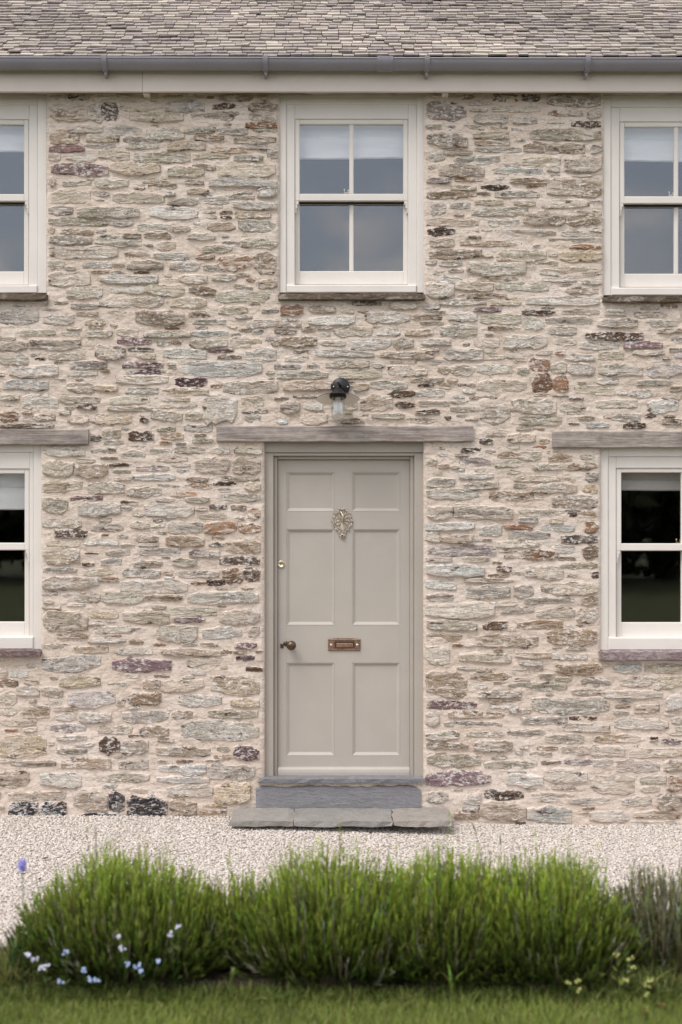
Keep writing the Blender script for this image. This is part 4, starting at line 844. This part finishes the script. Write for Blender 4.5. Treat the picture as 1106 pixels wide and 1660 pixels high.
strap_plant('bent_leaf_plant', bxp(730), YB - .06, 4, .15, 'small tuft of bent pale leaves at the lavender foot near the lawn', (120, 136, 66), .011, 5)

def flower_plant(name, spots, label, cat, petal, centre, y=YB, size=.0056, group=None, seed=0, lf=(78, 96, 48)):
    """stems from one root, a small head of five-petalled flowers on each"""
    rr = random.Random(seed); cx = sum(bxp(s[0]) for s in spots) / len(spots)
    root = tag(empty(name, (cx, y, .02)), label, cat, group); st = MB()
    P, D, L, W, C = [], [], [], [], []
    for (px, py) in spots:
        x, z = bxp(px) - cx, bzp(py) - .02; yy = rr.uniform(-.14, -.07); b0 = (x * .35, 0, 0)
        st.tube([b0, (x * .7, yy * .6, z * .6), (x, yy, z)], [.0022, .0018, .0012], 4)
        for k in range(7):
            t = rr.uniform(.1, .8); a = rr.uniform(0, 6.28)
            P.append((x * (.35 + .6 * t), yy * t, z * t)); D.append((math.cos(a) * .8, math.sin(a) * .8, .5)); L.append(rr.uniform(.02, .04)); W.append(rr.uniform(.006, .011)); C.append(lin(*lf))
        fm = MB()
        for k in range(6):
            ox, oy, oz = x + rr.uniform(-.011, .011), yy + rr.uniform(-.012, .006), z + rr.uniform(-.008, .009); rot = rr.uniform(0, 6)
            nx_, nz_ = rr.uniform(-.4, .4), rr.uniform(.1, .9); nv = Vector((nx_, -1, nz_)).normalized(); u = nv.cross(Vector((0, 0, 1))).normalized(); w = nv.cross(u); o_ = Vector((ox, oy, oz))
            for q in range(5):
                a = rot + q * 1.2566; d = u * math.cos(a) + w * math.sin(a); s_ = u * math.cos(a + 1.57) + w * math.sin(a + 1.57)
                fm.add([o_, o_ + d * size * .6 + s_ * size * .42 + nv * .001, o_ + d * size + nv * .0005, o_ + d * size * .6 - s_ * size * .42 + nv * .001], [(0, 1, 2, 3)])
            fm.add([o_ + nv * .0012 + u * .0016, o_ + nv * .0012 + w * .0016, o_ + nv * .0012 - u * .0016, o_ + nv * .0012 - w * .0016], [(0, 1, 2, 3)], 1)
        fm.build('flower_head', [petal, centre], root)
    st.build('stem', M['bark'] if False else M['green_stem'], root)
    P, D = np.array(P), np.array(D); D /= np.linalg.norm(D, axis=1, keepdims=True)
    leaf_obj('leaves', [blades(P, D, np.array(L), np.array(W), np.array(C), .3, seed)], root)
    return root
def flat(name, rgb, rough=.6):
    m, nt, b, v = mat(name); n = noise(nt, v, 90, 2); setp(nt, b, Base_Color=mixc(nt, n, lin(*[q * .9 for q in rgb]), lin(*rgb)), Roughness=rough); M[name] = m; return m
flat('green_stem', (92, 108, 60)); flat('petal_blue', (164, 188, 236)); flat('petal_pale', (206, 206, 236)); flat('petal_yellow', (196, 196, 116)); flat('flower_eye', (240, 226, 150)); flat('petal_violet', (138, 134, 206))
G2 = 'forget-me-nots at the foot of the lavender'
flower_plant('forget_me_not', [(57, 1531), (67, 1541), (75, 1553), (87, 1551)], 'lilac-white forget-me-not with four close heads beside the strap leaves', 'flower', M['petal_pale'], M['flower_eye'], group=G2, seed=1)
flower_plant('forget_me_not', [(113, 1535), (110, 1573)], 'forget-me-not with two heads, one well above the other', 'flower', M['petal_blue'], M['flower_eye'], group=G2, seed=2)
flower_plant('forget_me_not', [(143, 1557), (155, 1570), (165, 1573)], 'blue forget-me-not with three low heads in a row', 'flower', M['petal_blue'], M['flower_eye'], group=G2, seed=3)
flower_plant('forget_me_not', [(203, 1503), (207, 1520)], 'pale lilac forget-me-not with two heads high on the rounded bush', 'flower', M['petal_pale'], M['flower_eye'], group=G2, seed=4)
flower_plant('forget_me_not', [(214, 1551), (228, 1553), (233, 1561), (262, 1548)], 'bright blue forget-me-not with four heads low on the rounded bush', 'flower', M['petal_blue'], M['flower_eye'], group=G2, seed=5)
flower_plant('forget_me_not', [(280, 1504), (293, 1492)], 'pale forget-me-not with two heads near the gap between bushes', 'flower', M['petal_pale'], M['flower_eye'], group=G2, seed=6)
flower_plant('yellow_flower_plant', [(914, 1577), (930, 1575), (928, 1586)], 'pale yellow flowers low under the lavender near the lawn', 'flower', M['petal_yellow'], M['green_stem'], size=.0048, seed=7, lf=(104, 120, 58))
flower_plant('yellow_flower_plant', [(990, 1532), (1012, 1540), (1018, 1556), (1006, 1575)], 'tall pale yellow flowers in front of the grey-brown shrub', 'flower', M['petal_yellow'], M['green_stem'], size=.0048, seed=8, lf=(120, 132, 66))
flower_plant('yellow_flower_plant', [(1040, 1582), (1046, 1574), (1036, 1596)], 'three low pale yellow flowers on the lawn edge beside small dark shrub', 'flower', M['petal_yellow'], M['green_stem'], size=.0048, seed=9, lf=(112, 128, 62))
# bluebell
bb = tag(empty('bluebell', (bxp(37), YB, .02)), 'single violet bluebell on a tall thin stalk', 'flower')
hz = bzp(1396) - .02; s_ = MB(); s_.tube([(0, 0, 0), (.004, 0, hz * .6), (-.003, 0, hz)], [.003, .0025, .002], 6); s_.build('stem', M['green_stem'], bb)
for k in range(9):
    a = k * 2.4; s_ = MB(); z = hz - .004 * k + .012; x, y = .010 * math.cos(a), .010 * math.sin(a)
    s_.lathe([(.002, .0), (.006, -.004), (.0065, -.014), (.010, -.020)], (x - .003, y, z), 'z', 8); s_.build('bell', M['petal_violet'], bb)
# seed stalks behind the hedge
for px0, px1, top, lab in ((795, 772, 1352, 'thin leaning grass stalk rising behind the lavender'), (815, 812, 1372, 'thin upright grass stalk rising behind the lavender')):
    y = -2.5; d = CAM_D + y; X_ = lambda p: (p - 553) * d / FPX
    r_ = tag(empty('grass_stalk', (X_(px0), y, .02)), lab, 'grass stalk'); h = CAM_H + (830 - top) * d / FPX - .02
    s_ = MB(); dx = X_(px1) - X_(px0); s_.tube([(0, 0, 0), (dx * .4, 0, h * .6), (dx, 0, h)], [.003, .0022, .0012], 5); s_.build('stem', M['green_stem'], r_)
    s_ = MB(); s_.tube([(dx, 0, h), (dx * 1.15, 0, h + .03), (dx * 1.35, 0, h + .06)], [.0015, .004, .001], 6); s_.build('seed_head', M['green_stem'], r_)

# lawn and the low weeds along the bed
def grass(name, n, xr, yr, h, w, label, cols, seed, z0=-.018, bend=.7, lean=.35):
    r = np.random.default_rng(seed); P = np.stack([r.uniform(*xr, n), r.uniform(*yr, n), np.full(n, z0)], -1)
    D = np.stack([r.normal(0, lean, n), r.normal(0, lean, n), np.ones(n)], -1); D /= np.linalg.norm(D, axis=1, keepdims=True)
    cl = np.array([lin(*c) for c in cols]); C = cl[r.integers(0, len(cl), n)] * r.uniform(.75, 1.2, (n, 1)) * (1 + .25 * vnoise(P[:, 0], P[:, 1], 3, seed, 2))[:, None]
    dens = vnoise(P[:, 0], P[:, 1], 5, seed + 1, 2)
    L = r.uniform(*h, n) * (1 + .3 * dens)
    o = leaf_obj(name, [blades(P, D, L, r.uniform(*w, n), C, bend, seed)], None)
    return tag(o, label, 'grass', kind='stuff')
grass('lawn_grass', 62000, (-1.75, 1.75), (-4.4, -3.18), (.025, .05), (.002, .0036), 'short mown lawn grass in front of the bed', [(132, 150, 66), (116, 138, 56), (146, 158, 80), (154, 154, 92)], 61)
grass('bed_weeds', 4500, (-1.75, 1.75), (-3.30, -3.16), (.03, .06), (.003, .006), 'long grass and weeds along the bed edge', [(98, 114, 52), (82, 98, 46), (120, 126, 66)], 62, .0, 1.0, .5)
grass('bed_end_weeds', 3600, (.9, 1.8), (-3.24, -2.9), (.05, .12), (.003, .007), 'tangle of weeds under the straggly shrub', [(98, 112, 54), (84, 98, 48), (128, 128, 76)], 64, .0, 1.0, .6)
grass('bed_edge_weeds', 2600, (-1.8, -1.15), (-3.15, -2.85), (.05, .14), (.003, .008), 'tangle of weeds at the end of the bed by strap leaves', [(118, 128, 66), (96, 108, 56), (140, 134, 86)], 63, .0, 1.0, .7)

# fallen leaves
def dead_leaf(px, py, size, lab, rgb):
    d = FPX * (CAM_H - .02) / (py - 830); x, y = (px - 553) * d / FPX, d - CAM_D; z = float(gz(x, y)) + .012 if y > -2.7 else .012
    v = []; rr = random.Random(px)
    for j in range(5):
        t = j / 4; w = size * .35 * math.sin(math.pi * min(.98, t * .9 + .06)); v += [(size * (t - .5), -w, .006 + w * .3), (size * (t - .5), 0, .002 + .006 * t), (size * (t - .5), w, .008 + w * .3)]
    me = bpy.data.meshes.new('fallen_leaf'); me.from_pydata(v, [], [(3 * j + q, 3 * j + q + 1, 3 * j + q + 4, 3 * j + q + 3) for j in range(4) for q in (0, 1)]); me.update()
    attr(me, 'col', 'FLOAT_COLOR', [(*lin(*rgb), 1)] * len(v)); o = obj('fallen_leaf', me, None, M['leaf'], True); o.location = (x, y, z); o.rotation_euler = (rr.uniform(-.3, .3), rr.uniform(-.3, .3), rr.uniform(0, 6)); tag(o, lab, 'leaf', 'fallen leaves')
dead_leaf(66, 1425, .03, 'small dark red dead leaf on the gravel by the bluebell', (92, 48, 44))
dead_leaf(75, 1395, .03, 'narrow brown dead leaf on the gravel nearer the house', (120, 84, 74))
dead_leaf(870, 1398, .035, 'grey-brown dead leaf on the gravel behind the lavender', (110, 92, 84))
dead_leaf(1073, 1630, .05, 'reddish brown dead leaf lying on the lawn', (134, 90, 74))
dead_leaf(1043, 1641, .04, 'orange-tan dead leaf lying on the lawn', (170, 124, 80))

# ------------------------------------------------------------------ across the lawn, seen only in the window glass: a line of trees
def tree(x, y, h, rx, seed, label):
    r = np.random.default_rng(seed); root = tag(empty('garden_tree', (x, y, -.02)), label, 'tree', 'trees across the lawn facing the house')
    t = MB(); t.tube([(0, 0, 0), (.1, 0, h * .3), (0, .1, h * .8)], [.25, .2, .05], 8)
    for k in range(6):
        a = k * 1.05; t.tube([(.05, 0, h * (.25 + .06 * k)), (rx * .5 * math.cos(a), rx * .5 * math.sin(a), h * (.4 + .07 * k))], [.1, .03], 6)
    t.build('trunk', M['bark'], root)
    n = 4200; d = r.standard_normal((n, 3)); d /= np.linalg.norm(d, axis=1, keepdims=True); q = r.random(n) ** .33
    P = d * q[:, None] * np.array([rx, rx * .8, h * .5]) * (1 + .25 * vnoise(d[:, 0] * 2 + seed, d[:, 2] * 2, 1.5, seed, 2))[:, None] + np.array([0, 0, h * .53]); P[:, 2] = np.maximum(P[:, 2], .1)
    D = r.standard_normal((n, 3)); D /= np.linalg.norm(D, axis=1, keepdims=True)
    C = np.array(lin(50, 56, 32)) * r.uniform(.6, 1.3, (n, 1))
    leaf_obj('crown', [blades(P, D, r.uniform(.3, .6, n), r.uniform(.2, .35, n), C, .3, seed)], root)
kinds = ['broad dark tree', 'tall rounded tree', 'low spreading tree', 'narrow upright tree', 'dense bushy tree', 'tree with a lopsided crown', 'short full tree', 'wide old tree', 'slim young tree']
for k, nm in enumerate(kinds):
    tree(-20 + 5 * k + random.uniform(-.6, .6), -31 + random.uniform(-2, 2), random.uniform(5.2, 6.4), 3.4, 80 + k, nm + ' across the lawn, facing the house')
